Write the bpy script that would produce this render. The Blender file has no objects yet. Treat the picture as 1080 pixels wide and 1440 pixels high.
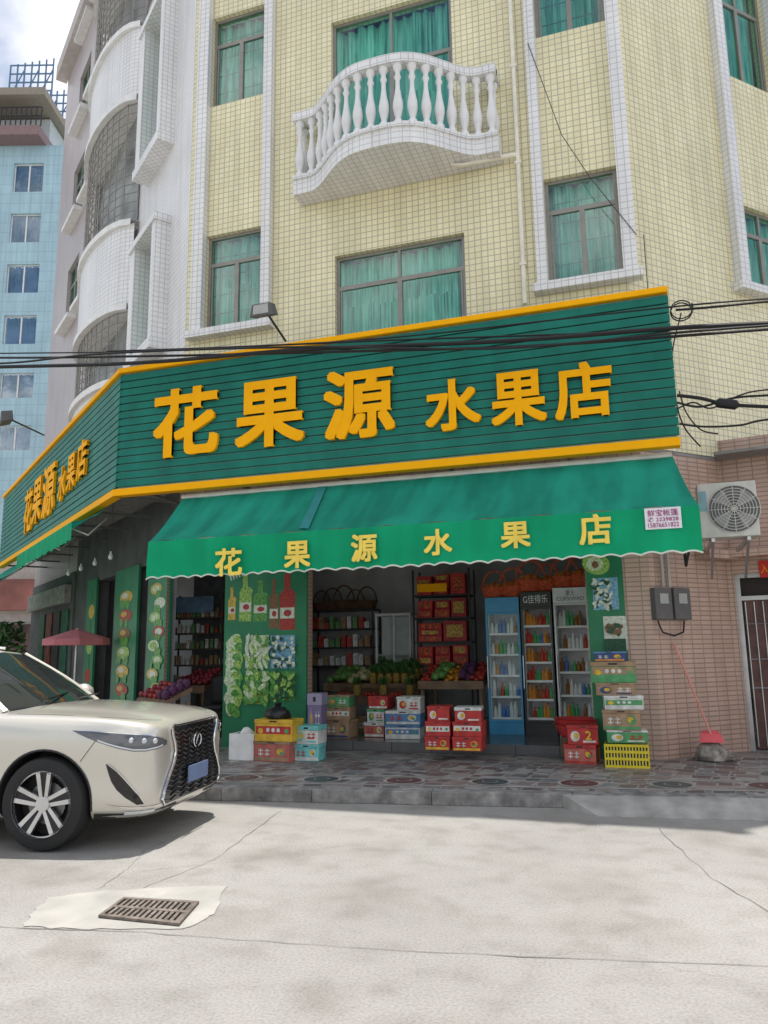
import bpy, bmesh, math, random
from mathutils import Vector, Matrix
from mathutils.bvhtree import BVHTree
random.seed(7)
rad=math.radians
C0=bpy.context.scene.collection
YAW,PITCH,ROLL=18.4,10.2,-0.8
CAM=Vector((0,-11,1.6)); FP=1080.0
RM=Matrix.Rotation(rad(YAW),3,'Z')@Matrix.Rotation(rad(90+PITCH),3,'X')@Matrix.Rotation(rad(ROLL),3,'Z')
def ray(px,py): return RM@Vector(((px-540)/FP,(720-py)/FP,-1))
class Fr:
    def __init__(s,ox,oy,ux,uy):
        l=math.hypot(ux,uy); s.O=Vector((ox,oy,0)); s.U=Vector((ux/l,uy/l,0)); s.N=Vector((s.U.y,-s.U.x,0))
    def p(s,u,z,n=0.0): return s.O+s.U*u+s.N*n+Vector((0,0,z))
    def px(s,x,y,n=0.0):
        d=ray(x,y); P=s.O+s.N*n; t=(P-CAM).dot(s.N)/d.dot(s.N); h=CAM+d*t
        return (h-s.O).dot(s.U),h.z
def gpx(x,y,z=0.0):
    d=ray(x,y); t=(z-CAM.z)/d.z; return CAM+d*t
CX=-7.3
F=Fr(0,0,1,0); L=Fr(CX,0,.795,-.606); R=Fr(.12,0,1,1); W=F
PZ=.15; FZ=.28
# ---------------------------------------------------------------- materials
MATS={}
def nt(name):
    m=bpy.data.materials.new(name); m.use_nodes=True; t=m.node_tree
    return m,t,t.nodes['Principled BSDF']
def lnk(t,a,b): t.links.new(a,b)
def noise(t,scale,detail=4,coord='Object',vec=None):
    n=t.nodes.new('ShaderNodeTexNoise'); n.inputs['Scale'].default_value=scale; n.inputs['Detail'].default_value=detail
    if vec is None:
        c=t.nodes.new('ShaderNodeTexCoord'); vec=c.outputs[coord]
    lnk(t,vec,n.inputs['Vector']); return n
def ramp(t,fac,stops):
    r=t.nodes.new('ShaderNodeValToRGB'); e=r.color_ramp.elements
    e[0].position=stops[0][0]; e[0].color=(*stops[0][1],1)
    e[1].position=stops[-1][0]; e[1].color=(*stops[-1][1],1)
    for p,c in stops[1:-1]:
        x=e.new(p); x.color=(*c,1)
    lnk(t,fac,r.inputs['Fac']); return r
def mixc(t,fac,a,b,mode='MIX'):
    m=t.nodes.new('ShaderNodeMix'); m.data_type='RGBA'; m.blend_type=mode
    for s,v in ((0,fac),(6,a),(7,b)):
        if hasattr(v,'links'): lnk(t,v,m.inputs[s])
        elif isinstance(v,(int,float)): m.inputs[s].default_value=v
        else: m.inputs[s].default_value=(*v,1)
    return m.outputs[2]
def mat(name,col,rough=.6,metal=0.0,var=.1,vs=6.0,bump=0.0,coat=0.0,trans=0.0,dirt=0.0,spec=.35):
    if name in MATS: return MATS[name]
    m,t,b=nt(name)
    n=noise(t,vs,5)
    r=ramp(t,n.outputs['Fac'],[(.3,tuple(c*(1-var) for c in col)),(.7,tuple(min(1,c*(1+var)) for c in col))])
    out_c=r.outputs[0]
    if dirt:
        c_=t.nodes.new('ShaderNodeTexCoord'); mp=t.nodes.new('ShaderNodeMapping'); mp.inputs['Scale'].default_value=(3,.6,.6); lnk(t,c_.outputs['Object'],mp.inputs['Vector'])
        nd=noise(t,1.3,7,vec=mp.outputs[0]); rd=ramp(t,nd.outputs['Fac'],[(.38,(1-dirt,)*3),(.62,(1,1,1))]); out_c=mixc(t,1.0,out_c,rd.outputs[0],'MULTIPLY')
    lnk(t,out_c,b.inputs['Base Color'])
    b.inputs['Roughness'].default_value=rough; b.inputs['Metallic'].default_value=metal; b.inputs['Specular IOR Level'].default_value=spec
    if coat: b.inputs['Coat Weight'].default_value=coat; b.inputs['Coat Roughness'].default_value=.05
    if bump:
        bp=t.nodes.new('ShaderNodeBump'); bp.inputs['Strength'].default_value=bump; bp.inputs['Distance'].default_value=.02
        n2=noise(t,vs*4,4); lnk(t,n2.outputs['Fac'],bp.inputs['Height']); lnk(t,bp.outputs[0],b.inputs['Normal'])
    if trans:
        out=t.nodes['Material Output']; tr=t.nodes.new('ShaderNodeBsdfTranslucent'); lnk(t,out_c,tr.inputs[0])
        mx=t.nodes.new('ShaderNodeMixShader'); mx.inputs[0].default_value=trans
        lnk(t,b.outputs[0],mx.inputs[1]); lnk(t,tr.outputs[0],mx.inputs[2]); lnk(t,mx.outputs[0],out.inputs[0])
    MATS[name]=m; return m
def tile(name,c1,c2,mortar,size,ms,h=None,offset=0.0,dirt=.12,rough=.35):
    if name in MATS: return MATS[name]
    m,t,b=nt(name)
    c=t.nodes.new('ShaderNodeTexCoord')
    br=t.nodes.new('ShaderNodeTexBrick'); br.offset=offset; br.squash=1
    lnk(t,c.outputs['UV'],br.inputs['Vector'])
    br.inputs['Scale'].default_value=1; br.inputs['Brick Width'].default_value=size; br.inputs['Row Height'].default_value=h or size
    br.inputs['Mortar Size'].default_value=ms; br.inputs['Mortar Smooth'].default_value=.1
    br.inputs['Color1'].default_value=(*c1,1); br.inputs['Color2'].default_value=(*c2,1); br.inputs['Mortar'].default_value=(*mortar,1)
    n=noise(t,.7,6,'UV'); r=ramp(t,n.outputs['Fac'],[(.3,(1-dirt,)*3),(.65,(1,1,1))])
    mp=t.nodes.new('ShaderNodeMapping'); mp.inputs['Scale'].default_value=(4,.25,1); lnk(t,c.outputs['UV'],mp.inputs['Vector'])
    n2=noise(t,1.2,5,vec=mp.outputs[0]); r2=ramp(t,n2.outputs['Fac'],[(.35,(1-dirt,1-dirt,1-dirt*1.1)),(.6,(1,1,1))])
    x=mixc(t,1.0,br.outputs['Color'],r.outputs[0],'MULTIPLY'); x=mixc(t,1.0,x,r2.outputs[0],'MULTIPLY')
    lnk(t,x,b.inputs['Base Color']); b.inputs['Roughness'].default_value=rough
    bp=t.nodes.new('ShaderNodeBump'); bp.inputs['Strength'].default_value=.4; bp.inputs['Distance'].default_value=.004; bp.invert=True
    lnk(t,br.outputs['Fac'],bp.inputs['Height']); lnk(t,bp.outputs[0],b.inputs['Normal'])
    MATS[name]=m; return m
def glass(name,tint,fac):
    if name in MATS: return MATS[name]
    m,t,b=nt(name); out=t.nodes['Material Output']
    tr=t.nodes.new('ShaderNodeBsdfTransparent'); tr.inputs[0].default_value=(*tint,1)
    n=noise(t,.9,3)
    gl=t.nodes.new('ShaderNodeBsdfGlossy'); gl.inputs['Roughness'].default_value=.03; gl.inputs['Color'].default_value=(.9,.95,.95,1)
    r=ramp(t,n.outputs['Fac'],[(.3,(fac*.6,)*3),(.7,(min(1,fac*1.5),)*3)])
    nb=noise(t,2.2,2); bp=t.nodes.new('ShaderNodeBump'); bp.inputs['Strength'].default_value=.08; bp.inputs['Distance'].default_value=.05; lnk(t,nb.outputs['Fac'],bp.inputs['Height']); lnk(t,bp.outputs[0],gl.inputs['Normal'])
    mx=t.nodes.new('ShaderNodeMixShader'); lnk(t,r.outputs[0],mx.inputs[0])
    lnk(t,tr.outputs[0],mx.inputs[1]); lnk(t,gl.outputs[0],mx.inputs[2]); lnk(t,mx.outputs[0],out.inputs[0])
    MATS[name]=m; return m
YT=tile('yellow_tile',(.92,.85,.57),(.85,.78,.49),(.52,.48,.34),.1,.0078,dirt=.11)
WT=tile('white_tile',(.88,.88,.88),(.83,.83,.83),(.58,.58,.58),.1,.007,dirt=.10)
PT=tile('pink_tile',(.66,.45,.36),(.57,.39,.31),(.34,.25,.20),.2,.008,h=.065,offset=0.0)
MT=tile('mauve_tile',(.52,.45,.44),(.48,.42,.42),(.38,.34,.34),.1,.010)
BT=tile('blue_tile',(.42,.62,.70),(.40,.59,.68),(.34,.52,.60),.6,.03)
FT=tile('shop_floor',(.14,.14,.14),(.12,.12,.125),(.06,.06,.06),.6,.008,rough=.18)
frame_m=mat('window_frame',(.28,.27,.24),.4,.3)
teal=glass('teal_glass',(.50,.80,.72),.13)
clear=glass('fridge_glass',(.92,.97,.98),.05)
def curtain_mat():
    m,t,b=nt('curtain'); c=t.nodes.new('ShaderNodeTexCoord'); mp=t.nodes.new('ShaderNodeMapping'); lnk(t,c.outputs['UV'],mp.inputs['Vector'])
    mp.inputs['Scale'].default_value=(6,.5,1)
    n=noise(t,1.6,5,vec=mp.outputs[0]); r=ramp(t,n.outputs['Fac'],[(.32,(.14,.32,.27)),(.48,(.42,.74,.64)),(.66,(.80,.95,.88))]); lnk(t,r.outputs[0],b.inputs['Base Color']); b.inputs['Roughness'].default_value=.9; MATS['curtain']=m; return m
curt=curtain_mat()
plaster=mat('plaster',(.50,.49,.47),.8,var=.08)
dark=mat('dark_metal',(.03,.03,.035),.5)
blackp=mat('black_rubber',(.02,.02,.02),.6)
steel=mat('steel',(.5,.5,.5),.35,.8)
white=mat('white_paint',(.78,.78,.76),.5)
signg=mat('sign_green',(.010,.175,.130),.5,var=.15,vs=2,dirt=.12,spec=.2)
signy=mat('sign_yellow',(1.0,.45,.004),.6,var=.04,spec=.1)
# ---------------------------------------------------------------- mesh builder
WL={}
class MB:
    def __init__(s): s.v=[];s.f=[];s.m=[]
    def poly(s,pts,m=0):
        b=len(s.v); s.v+= [Vector(p) for p in pts]; s.f.append(tuple(range(b,b+len(pts)))); s.m.append(m)
    def hexa(s,p,m=0):
        b=len(s.v); s.v+=[Vector(q) for q in p]
        for q in ((0,3,2,1),(4,5,6,7),(0,1,5,4),(1,2,6,5),(2,3,7,6),(3,0,4,7)): s.f.append(tuple(b+i for i in q)); s.m.append(m)
    def box(s,fr,u0,u1,n0,n1,z0,z1,m=0):
        P=fr.p; s.hexa([P(u0,z0,n0),P(u1,z0,n0),P(u1,z0,n1),P(u0,z0,n1),P(u0,z1,n0),P(u1,z1,n0),P(u1,z1,n1),P(u0,z1,n1)],m)
    def wb(s,x0,x1,y0,y1,z0,z1,m=0): s.box(F,x0,x1,-y1,-y0,z0,z1,m)
    def bar(s,a,b,w,h,m=0):
        a=Vector(a);b=Vector(b);d=(b-a).normalized(); up=Vector((0,0,1))
        if abs(d.z)>.95: up=Vector((0,1,0))
        x=d.cross(up).normalized()*w/2; y=x.normalized().cross(d)*h/2
        s.hexa([a-x-y,a+x-y,b+x-y,b-x-y,a-x+y,a+x+y,b+x+y,b-x+y],m)
    def tube(s,pts,r,seg=8,m=0,cap=True):
        pts=[Vector(p) for p in pts]; rings=[]; n=None
        for i,p in enumerate(pts):
            d=(pts[min(i+1,len(pts)-1)]-pts[max(i-1,0)]).normalized()
            if n is None:
                n=d.cross(Vector((0,0,1)) if abs(d.z)<.9 else Vector((1,0,0))).normalized()
            else: n=(n-d*n.dot(d)).normalized()
            b=d.cross(n); rr=r[i] if isinstance(r,(list,tuple)) else r
            base=len(s.v)
            for k in range(seg):
                a=2*math.pi*k/seg; s.v.append(p+(n*math.cos(a)+b*math.sin(a))*rr)
            rings.append(base)
        for i in range(len(rings)-1):
            for k in range(seg):
                k2=(k+1)%seg; s.f.append((rings[i]+k,rings[i]+k2,rings[i+1]+k2,rings[i+1]+k)); s.m.append(m)
        if cap:
            s.f.append(tuple(rings[0]+k for k in range(seg))); s.m.append(m)
            s.f.append(tuple(rings[-1]+k for k in range(seg))); s.m.append(m)
    def lathe(s,c,prof,seg=16,m=0,axis='Z',cap=True):
        c=Vector(c); rings=[]
        for r,h in prof:
            base=len(s.v)
            for k in range(seg):
                a=2*math.pi*k/seg; x,y=r*math.cos(a),r*math.sin(a)
                s.v.append(c+(Vector((x,y,h)) if axis=='Z' else Vector((x,h,y))))
            rings.append(base)
        for i in range(len(rings)-1):
            for k in range(seg):
                k2=(k+1)%seg; s.f.append((rings[i]+k,rings[i]+k2,rings[i+1]+k2,rings[i+1]+k)); s.m.append(m)
        if cap:
            s.f.append(tuple(rings[0]+k for k in range(seg))); s.m.append(m)
            s.f.append(tuple(rings[-1]+k for k in range(seg))); s.m.append(m)
    def grid(s,rows,m=0):
        b=len(s.v); w=len(rows[0])
        for r in rows: s.v+=[Vector(p) for p in r]
        for i in range(len(rows)-1):
            for j in range(w-1): s.f.append((b+i*w+j,b+i*w+j+1,b+(i+1)*w+j+1,b+(i+1)*w+j)); s.m.append(m)
    def build(s,name,mats,parent=None,local=False,smooth=False,bevel=0,label=None,cat=None,group=None,kind=None,origin=True,sub=0,solid=0):
        if not isinstance(mats,(list,tuple)): mats=[mats]
        me=bpy.data.meshes.new(name); me.from_pydata([tuple(v) for v in s.v],[],s.f)
        for m in mats: me.materials.append(m)
        for i,p in enumerate(me.polygons): p.material_index=s.m[i]
        bm=bmesh.new(); bm.from_mesh(me); bmesh.ops.remove_doubles(bm,verts=bm.verts,dist=1e-5); bmesh.ops.recalc_face_normals(bm,faces=bm.faces)
        uv=bm.loops.layers.uv.new('UVMap')
        for f in bm.faces:
            n=f.normal
            if abs(n.z)>.75: 
                for l in f.loops: l[uv].uv=(l.vert.co.x,l.vert.co.y)
            else:
                t=Vector((-n.y,n.x,0)); 
                if t.length<1e-6: t=Vector((1,0,0))
                t.normalize()
                if t.x<0: t=-t
                for l in f.loops: l[uv].uv=(l.vert.co.dot(t),l.vert.co.z)
            f.smooth=smooth
        bm.to_mesh(me); bm.free()
        if smooth: me.set_sharp_from_angle(angle=rad(40))
        ob=bpy.data.objects.new(name,me); C0.objects.link(ob)
        if parent is not None:
            ob.parent=parent; off=WL.get(parent.name,Vector((0,0,0)))
            if not local: me.transform(Matrix.Translation(-off))
            WL[ob.name]=off
        else:
            if origin and not local and kind is None and len(me.vertices):
                xs=[v.co for v in me.vertices]
                lo=Vector((min(v.x for v in xs),min(v.y for v in xs),min(v.z for v in xs))); hi=Vector((max(v.x for v in xs),max(v.y for v in xs),0))
                o=Vector(((lo.x+hi.x)/2,(lo.y+hi.y)/2,lo.z)); me.transform(Matrix.Translation(-o)); ob.location=o; WL[ob.name]=o
            else: WL[ob.name]=Vector((0,0,0))
        if bevel:
            md=ob.modifiers.new('b','BEVEL'); md.width=bevel; md.segments=2; md.limit_method='ANGLE'
        if sub:
            md=ob.modifiers.new('s','SUBSURF'); md.levels=sub; md.render_levels=sub
        tag(ob,label,cat,group,kind); return ob
def tag(o,label=None,cat=None,group=None,kind=None):
    for k,v in (('label',label),('category',cat),('group',group),('kind',kind)):
        if v: o[k]=v
def empty(name,label,cat,loc,rz=0,group=None):
    o=bpy.data.objects.new(name,None); C0.objects.link(o); o.location=loc; o.rotation_euler=(0,0,rz); o.empty_display_size=.1
    WL[o.name]=Vector(loc); tag(o,label,cat,group); return o
def dup(o,loc,label=None,rz=None,parent=None,sc=None):
    c=o.copy(); C0.objects.link(c); c.location=loc
    if rz is not None: c.rotation_euler=(c.rotation_euler[0],c.rotation_euler[1],rz)
    if sc: c.scale=(sc,sc,sc) if isinstance(sc,(int,float)) else sc
    if label: c['label']=label
    for ch in list(o.children):
        d=ch.copy(); C0.objects.link(d); d.parent=c
        for g in list(ch.children):
            e=g.copy(); C0.objects.link(e); e.parent=d
    return c
def text(s,fr,u0,u1,z0,z1,n,thick,m,parent,name='lettering',bold=0.0,label=None):
    cu=bpy.data.curves.new('txt','FONT'); cu.body=s; cu.size=1; cu.extrude=.5; cu.resolution_u=4
    ob=bpy.data.objects.new('tmp',cu); C0.objects.link(ob)
    dg=bpy.context.evaluated_depsgraph_get(); me=bpy.data.meshes.new_from_object(ob.evaluated_get(dg))
    bpy.data.objects.remove(ob)
    xs=[v.co.x for v in me.vertices]; ys=[v.co.y for v in me.vertices]
    if not xs: return None
    x0,x1,y0,y1=min(xs),max(xs),min(ys),max(ys)
    V=[];Fc=[]
    offs=[(0,0)] if bold<.012 else [(0,0)]+[(i*bold,j*bold) for i in (-1,0,1) for j in (-1,0,1) if i or j]
    bx=bold if len(offs)>1 else 0
    for i,(ox,oy) in enumerate(offs):
        b0_=len(V)
        for v in me.vertices:
            a=(v.co.x+ox-x0+bx)/(x1-x0+2*bx); b=(v.co.y+oy-y0+bx)/(y1-y0+2*bx)
            V.append(fr.p(u0+a*(u1-u0),z0+b*(z1-z0),n+.0008*i+(v.co.z+.5)*thick))
        Fc+=[tuple(b0_+j for j in p.vertices) for p in me.polygons]
    me=bpy.data.meshes.new(name); me.from_pydata([tuple(v) for v in V],[],Fc)
    me.materials.append(m)
    ob=bpy.data.objects.new(name,me); C0.objects.link(ob)
    if parent is not None:
        off=WL[parent.name]; me.transform(Matrix.Translation(-off)); ob.parent=parent; WL[ob.name]=off
    if label: ob['label']=label
    return ob
def wall(mb,fr,u0,u1,z0,z1,ops,th=.25,m=0):
    us=sorted({u0,u1,*[a for o in ops for a in (o[0],o[1]) if u0<a<u1]}); zs=sorted({z0,z1,*[a for o in ops for a in (o[2],o[3]) if z0<a<z1]})
    for i in range(len(us)-1):
        for j in range(len(zs)-1):
            cu_,cz=(us[i]+us[i+1])/2,(zs[j]+zs[j+1])/2
            if any(o[0]<cu_<o[1] and o[2]<cz<o[3] for o in ops): continue
            mb.poly([fr.p(us[i],zs[j]),fr.p(us[i+1],zs[j]),fr.p(us[i+1],zs[j+1]),fr.p(us[i],zs[j+1])],m)
    for a,b,c,d in ops:
        if c>=z1 or d<=z0: continue
        mb.poly([fr.p(a,c,0),fr.p(a,d,0),fr.p(a,d,-th),fr.p(a,c,-th)],m); mb.poly([fr.p(b,c,0),fr.p(b,d,0),fr.p(b,d,-th),fr.p(b,c,-th)],m)
        mb.poly([fr.p(a,d,0),fr.p(b,d,0),fr.p(b,d,-th),fr.p(a,d,-th)],m); mb.poly([fr.p(a,c,0),fr.p(b,c,0),fr.p(b,c,-th),fr.p(a,c,-th)],m)
def window(par,fr,u0,u1,z0,z1,cols=2,tr=.3,rec=.13,fm=None,gm=None,cm=None,fine=False):
    fm=fm or frame_m; gm=gm or teal; cm=cm or curt
    b=MB(); w=.055; n0,n1=-rec,-rec+.05
    b.box(fr,u0,u0+w,n0,n1,z0,z1); b.box(fr,u1-w,u1,n0,n1,z0,z1); b.box(fr,u0+w,u1-w,n0,n1,z0,z0+w); b.box(fr,u0+w,u1-w,n0,n1,z1-w,z1)
    zt=z1-(z1-z0)*tr
    if tr: b.box(fr,u0+w,u1-w,n0,n1-.004,zt-w*.65,zt+w*.65)
    for k in range(1,cols):
        c=u0+(u1-u0)*k/cols; b.box(fr,c-w*.7,c+w*.7,n0+.003,n1+.006,z0+w,(zt-w/2) if tr else z1-w)
        if tr and not fine: b.box(fr,c-w*.4,c+w*.4,n0+.003,n1+.003,zt+w/2,z1-w)
    if tr:
        for k in range(cols):
            a0=u0+w+(u1-u0-2*w)*k/cols+.01; a1=u0+w+(u1-u0-2*w)*(k+1)/cols-.01
            for q in ((a0,a0+.03,z0+w,zt-w*.65),(a1-.03,a1,z0+w,zt-w*.65)): b.box(fr,q[0],q[1],n0+.008,n1-.01,q[2],q[3])
    if fine:
        for k in range(1,cols*3):
            c=u0+(u1-u0)*k/(cols*3); b.box(fr,c-.007,c+.007,n0-.05,n0-.04,z0+w,z1-w)
        for k in range(1,5):
            z=z0+(z1-z0)*k/5; b.box(fr,u0+w,u1-w,n0-.052,n0-.042,z-.006,z+.006)
    f=b.build('window',fm,par)
    g=MB(); g.poly([fr.p(u0+w/2,z0+w/2,n0+.02),fr.p(u1-w/2,z0+w/2,n0+.02),fr.p(u1-w/2,z1-w/2,n0+.02),fr.p(u0+w/2,z1-w/2,n0+.02)]); g.build('pane',gm,f)
    c=MB(); N=int((u1-u0)*34)+2; rows=[]
    ph=random.random()*6; ph2=random.random()*6
    for z in (z0+.01,(z0+z1)/2,z1-.01):
        q=.2*(z-z0)
        rows.append([fr.p(u0+(u1-u0)*k/N,z,n0-.16+.045*math.sin(k*.9+ph+q)+.035*math.sin(k*.37+ph2)+.02*math.sin(k*1.9)) for k in range(N+1)])
    c.grid(rows); c.build('curtain',cm,f,smooth=True)
    return f
# ---------------------------------------------------------------- setting
def ground_mat():
    m,t,b=nt('road_concrete')
    c=t.nodes.new('ShaderNodeTexCoord'); o=c.outputs['Object']
    n1=noise(t,.35,8,vec=o); n2=noise(t,3.5,10,vec=o); n3=noise(t,60,4,vec=o)
    r1=ramp(t,n1.outputs['Fac'],[(.3,(.275,.263,.243)),(.5,(.318,.305,.283)),(.7,(.365,.352,.328))])
    r2=ramp(t,n2.outputs['Fac'],[(.3,(.84,.835,.82)),(.5,(1,1,1)),(.72,(1.05,1.05,1.05))])
    r3=ramp(t,n3.outputs['Fac'],[(.3,(.78,.78,.78)),(.6,(1.05,1.05,1.05))])
    x=mixc(t,1.0,r1.outputs[0],r2.outputs[0],'MULTIPLY'); x=mixc(t,1.0,x,r3.outputs[0],'MULTIPLY')
    nw=noise(t,1.3,6,vec=o); va=t.nodes.new('ShaderNodeVectorMath'); va.operation='MULTIPLY_ADD'; lnk(t,nw.outputs['Color'],va.inputs[0]); va.inputs[1].default_value=(.9,.9,0); lnk(t,o,va.inputs[2])
    v=t.nodes.new('ShaderNodeTexVoronoi'); v.feature='DISTANCE_TO_EDGE'; v.inputs['Scale'].default_value=.42; lnk(t,va.outputs[0],v.inputs['Vector'])
    rc=ramp(t,v.outputs['Distance'],[(.001,(.76,.74,.71)),(.004,(1,1,1))])
    nm=noise(t,.5,3,vec=o); rm=ramp(t,nm.outputs['Fac'],[(.52,(0,0,0)),(.62,(1,1,1))])
    y=mixc(t,1.0,x,rc.outputs[0],'MULTIPLY'); x=mixc(t,rm.outputs[0],x,y)
    ns=noise(t,1.1,8,vec=o); rs=ramp(t,ns.outputs['Fac'],[(.52,(1,1,1)),(.72,(.80,.785,.76))]); x=mixc(t,1.0,x,rs.outputs[0],'MULTIPLY')
    lnk(t,x,b.inputs['Base Color']); b.inputs['Roughness'].default_value=.85
    bp=t.nodes.new('ShaderNodeBump'); bp.inputs['Strength'].default_value=.35; bp.inputs['Distance'].default_value=.008; lnk(t,n3.outputs['Fac'],bp.inputs['Height']); lnk(t,bp.outputs[0],b.inputs['Normal'])
    return m
def paving_mat():
    m,t,b=nt('paving_stone')
    c=t.nodes.new('ShaderNodeTexCoord'); o=c.outputs['Object']
    mp=t.nodes.new('ShaderNodeMapping'); mp.inputs['Rotation'].default_value=(0,0,rad(8)); lnk(t,o,mp.inputs['Vector'])
    def vor(feat):
        v=t.nodes.new('ShaderNodeTexVoronoi'); v.feature=feat; v.distance='CHEBYCHEV'; v.inputs['Scale'].default_value=4.6; v.inputs['Randomness'].default_value=.55; lnk(t,mp.outputs[0],v.inputs['Vector']); return v
    v=vor('F1'); e=vor('F2')
    s=t.nodes.new('ShaderNodeSeparateColor'); lnk(t,v.outputs['Color'],s.inputs[0])
    r=ramp(t,s.outputs[0],[(0,(.16,.12,.115)),(.25,(.25,.195,.18)),(.42,(.22,.22,.22)),(.58,(.31,.27,.25)),(.72,(.15,.145,.145)),(.85,(.36,.34,.32)),(.93,(.21,.16,.15))]); r.color_ramp.interpolation='CONSTANT'
    sub=t.nodes.new('ShaderNodeMath'); sub.operation='SUBTRACT'; lnk(t,e.outputs['Distance'],sub.inputs[0]); lnk(t,v.outputs['Distance'],sub.inputs[1])
    g=ramp(t,sub.outputs[0],[(.03,(1,1,1)),(.06,(0,0,0))])
    n=noise(t,9,6,vec=o); rn=ramp(t,n.outputs['Fac'],[(.3,(.8,.8,.8)),(.7,(1.15,1.15,1.15))])
    x=mixc(t,g.outputs[0],r.outputs[0],(.36,.35,.33)); x=mixc(t,1.0,x,rn.outputs[0],'MULTIPLY')
    lnk(t,x,b.inputs['Base Color']); b.inputs['Roughness'].default_value=.5
    return m
g=MB(); g.poly([(-250,-60,0),(150,-60,0),(150,300,0),(-250,300,0)]); g.build('ground',ground_mat(),kind='structure')
ka=gpx(300,1126); kb=gpx(1060,1142); kd=(kb-ka).normalized(); kn=Vector((kd.y,-kd.x,0))
def kx(X,n=0): t=(X-ka.x)/kd.x; return ka+kd*t+kn*n
K1=kx(8.5); K0=kx(-7.1); Ld=-L.U
K9=K0+Ld*45
kerb_m=mat('kerb_granite',(.29,.28,.265),.8,var=.35,vs=9,bump=.5,dirt=.35)
g=MB()
def prism(mb,pts,z0,z1,m=0):
    n=len(pts); b=len(mb.v); mb.v+=[Vector((p[0],p[1],z0)) for p in pts]+[Vector((p[0],p[1],z1)) for p in pts]
    mb.f.append(tuple(range(b,b+n))); mb.f.append(tuple(range(b+n,b+2*n))); mb.m+=[m,m]
    for i in range(n): j=(i+1)%n; mb.f.append((b+i,b+j,b+n+j,b+n+i)); mb.m.append(m)
i1=K1-kn*.22
pos=0; tot=(K1-K0).length
while pos<tot:
    ln=random.uniform(1.0,1.7); a=K0+kd*pos; b_=K0+kd*min(tot,pos+ln-.004); a=a+kn*random.uniform(-.006,.006); b_=b_+kn*random.uniform(-.006,.006)
    prism(g,[a,b_,b_-kn*.21,a-kn*.21],0,PZ-.012+random.uniform(-.004,.004)); pos+=ln
prism(g,[K9,K0-Ld*-.01,K0-L.N*.21,K9-L.N*.21],0,PZ-.012)
g.build('kerb',kerb_m,kind='structure',bevel=.008)
g=MB(); prism(g,[K9-L.N*.2,K0-L.N*.2-kn*.1,K0-kn*.22,i1,(8.5,6,0),(0.3,6,0),(0.3,.2,0),(CX+.2,.2,0),tuple(L.p(-45,0,-.5))],-.05,PZ)
g.build('pavement',paving_mat(),kind='structure')
g=MB(); A_=[kx(-.9,.0),kx(4.5,.0),kx(4.5,.5),kx(-.6,.38)]
z_=Vector((0,0,1))
g.hexa([A_[0]-kn*.0,A_[1],A_[2],A_[3],A_[0]+z_*(PZ-.02)+kn*.003,A_[1]+z_*(PZ-.02)+kn*.003,A_[2]+z_*.006,A_[3]+z_*.006]); g.build('ramp',mat('ramp_concrete',(.38,.37,.345),.85,var=.2,vs=5,bump=.3,dirt=.2),kind='structure')
g=MB()
for k in range(11):
    X=-6.4+k*.95
    c=kx(X,-.56); 
    for rr_,dz,mi in ((.24,.0045,2),(.20,.0065,k%2),(.09,.0085,2),(.075,.0105,k%2)):
        g.poly([(c.x+rr_*math.cos(q/24*2*math.pi),c.y+rr_*math.sin(q/24*2*math.pi),PZ+dz) for q in range(24)],mi)
g.build('paving_inlay',[mat('inlay_dark',(.13,.06,.06),.4,var=.3,vs=12),mat('inlay_grey',(.06,.085,.085),.4,var=.3,vs=12),mat('inlay_ring',(.40,.37,.34),.5,var=.15)],kind='structure')
g=MB()
for a_,b_ in ((-.24,-.30),(-.82,-.88)):
    g.poly([kx(-7.0,a_)+Vector((0,0,PZ+.0035)),kx(3,a_)+Vector((0,0,PZ+.0035)),kx(3,b_)+Vector((0,0,PZ+.0035)),kx(-7,b_)+Vector((0,0,PZ+.0035))])
g.build('paving_border',mat('border_slab',(.37,.35,.33),.6,var=.2),kind='structure')
jm=mat('joint_dark',(.17,.16,.145),.9,var=.3)
def joint(pts,w,z=.004,name='road_joint'):
    g=MB(); P=[gpx(*p) for p in pts]; Q=[]
    for i in range(len(P)-1):
        for k in range(10):
            t=k/10; Q.append(P[i].lerp(P[i+1],t)+Vector((random.uniform(-.012,.012),random.uniform(-.012,.012),0)))
    Q.append(P[-1]); rows=[[],[]]
    for i,q in enumerate(Q):
        d=(Q[min(i+1,len(Q)-1)]-Q[max(0,i-1)]).normalized(); nn=Vector((-d.y,d.x,0)); ww=w*random.uniform(.3,1.2)
        rows[0].append(q+nn*ww/2+Vector((0,0,z))); rows[1].append(q-nn*ww/2+Vector((0,0,z)))
    g.grid(rows); g.build(name,jm,kind='structure')
joint([(-60,1302),(200,1312),(560,1338),(1140,1362)],.009)
joint([(925,1165),(1000,1235),(1150,1325)],.006)
joint([(395,1140),(300,1210),(200,1250)],.006)
joint([(200,1225),(330,1212),(480,1190)],.004)
joint([(140,1250),(180,1222),(205,1196),(250,1175)],.005)
pm=mat('road_patch_mortar',(.40,.385,.35),.85,var=.14,vs=3,bump=.3,dirt=.12)
pts_=[(70,1262),(150,1252),(318,1246),(300,1285),(262,1306),(120,1308),(30,1303),(52,1280)]
P_=[gpx(*p) for p in pts_]; Q_=[]
for i in range(len(P_)):
    for k in range(6): Q_.append(P_[i].lerp(P_[(i+1)%len(P_)],k/6)+Vector((random.uniform(-.02,.02),random.uniform(-.02,.02),.004)))
g=MB(); g.poly(Q_); g.build('road_patch',pm,kind='structure')
q=[gpx(*p) for p in [(138,1292),(252,1304),(280,1272),(174,1266)]]
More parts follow.
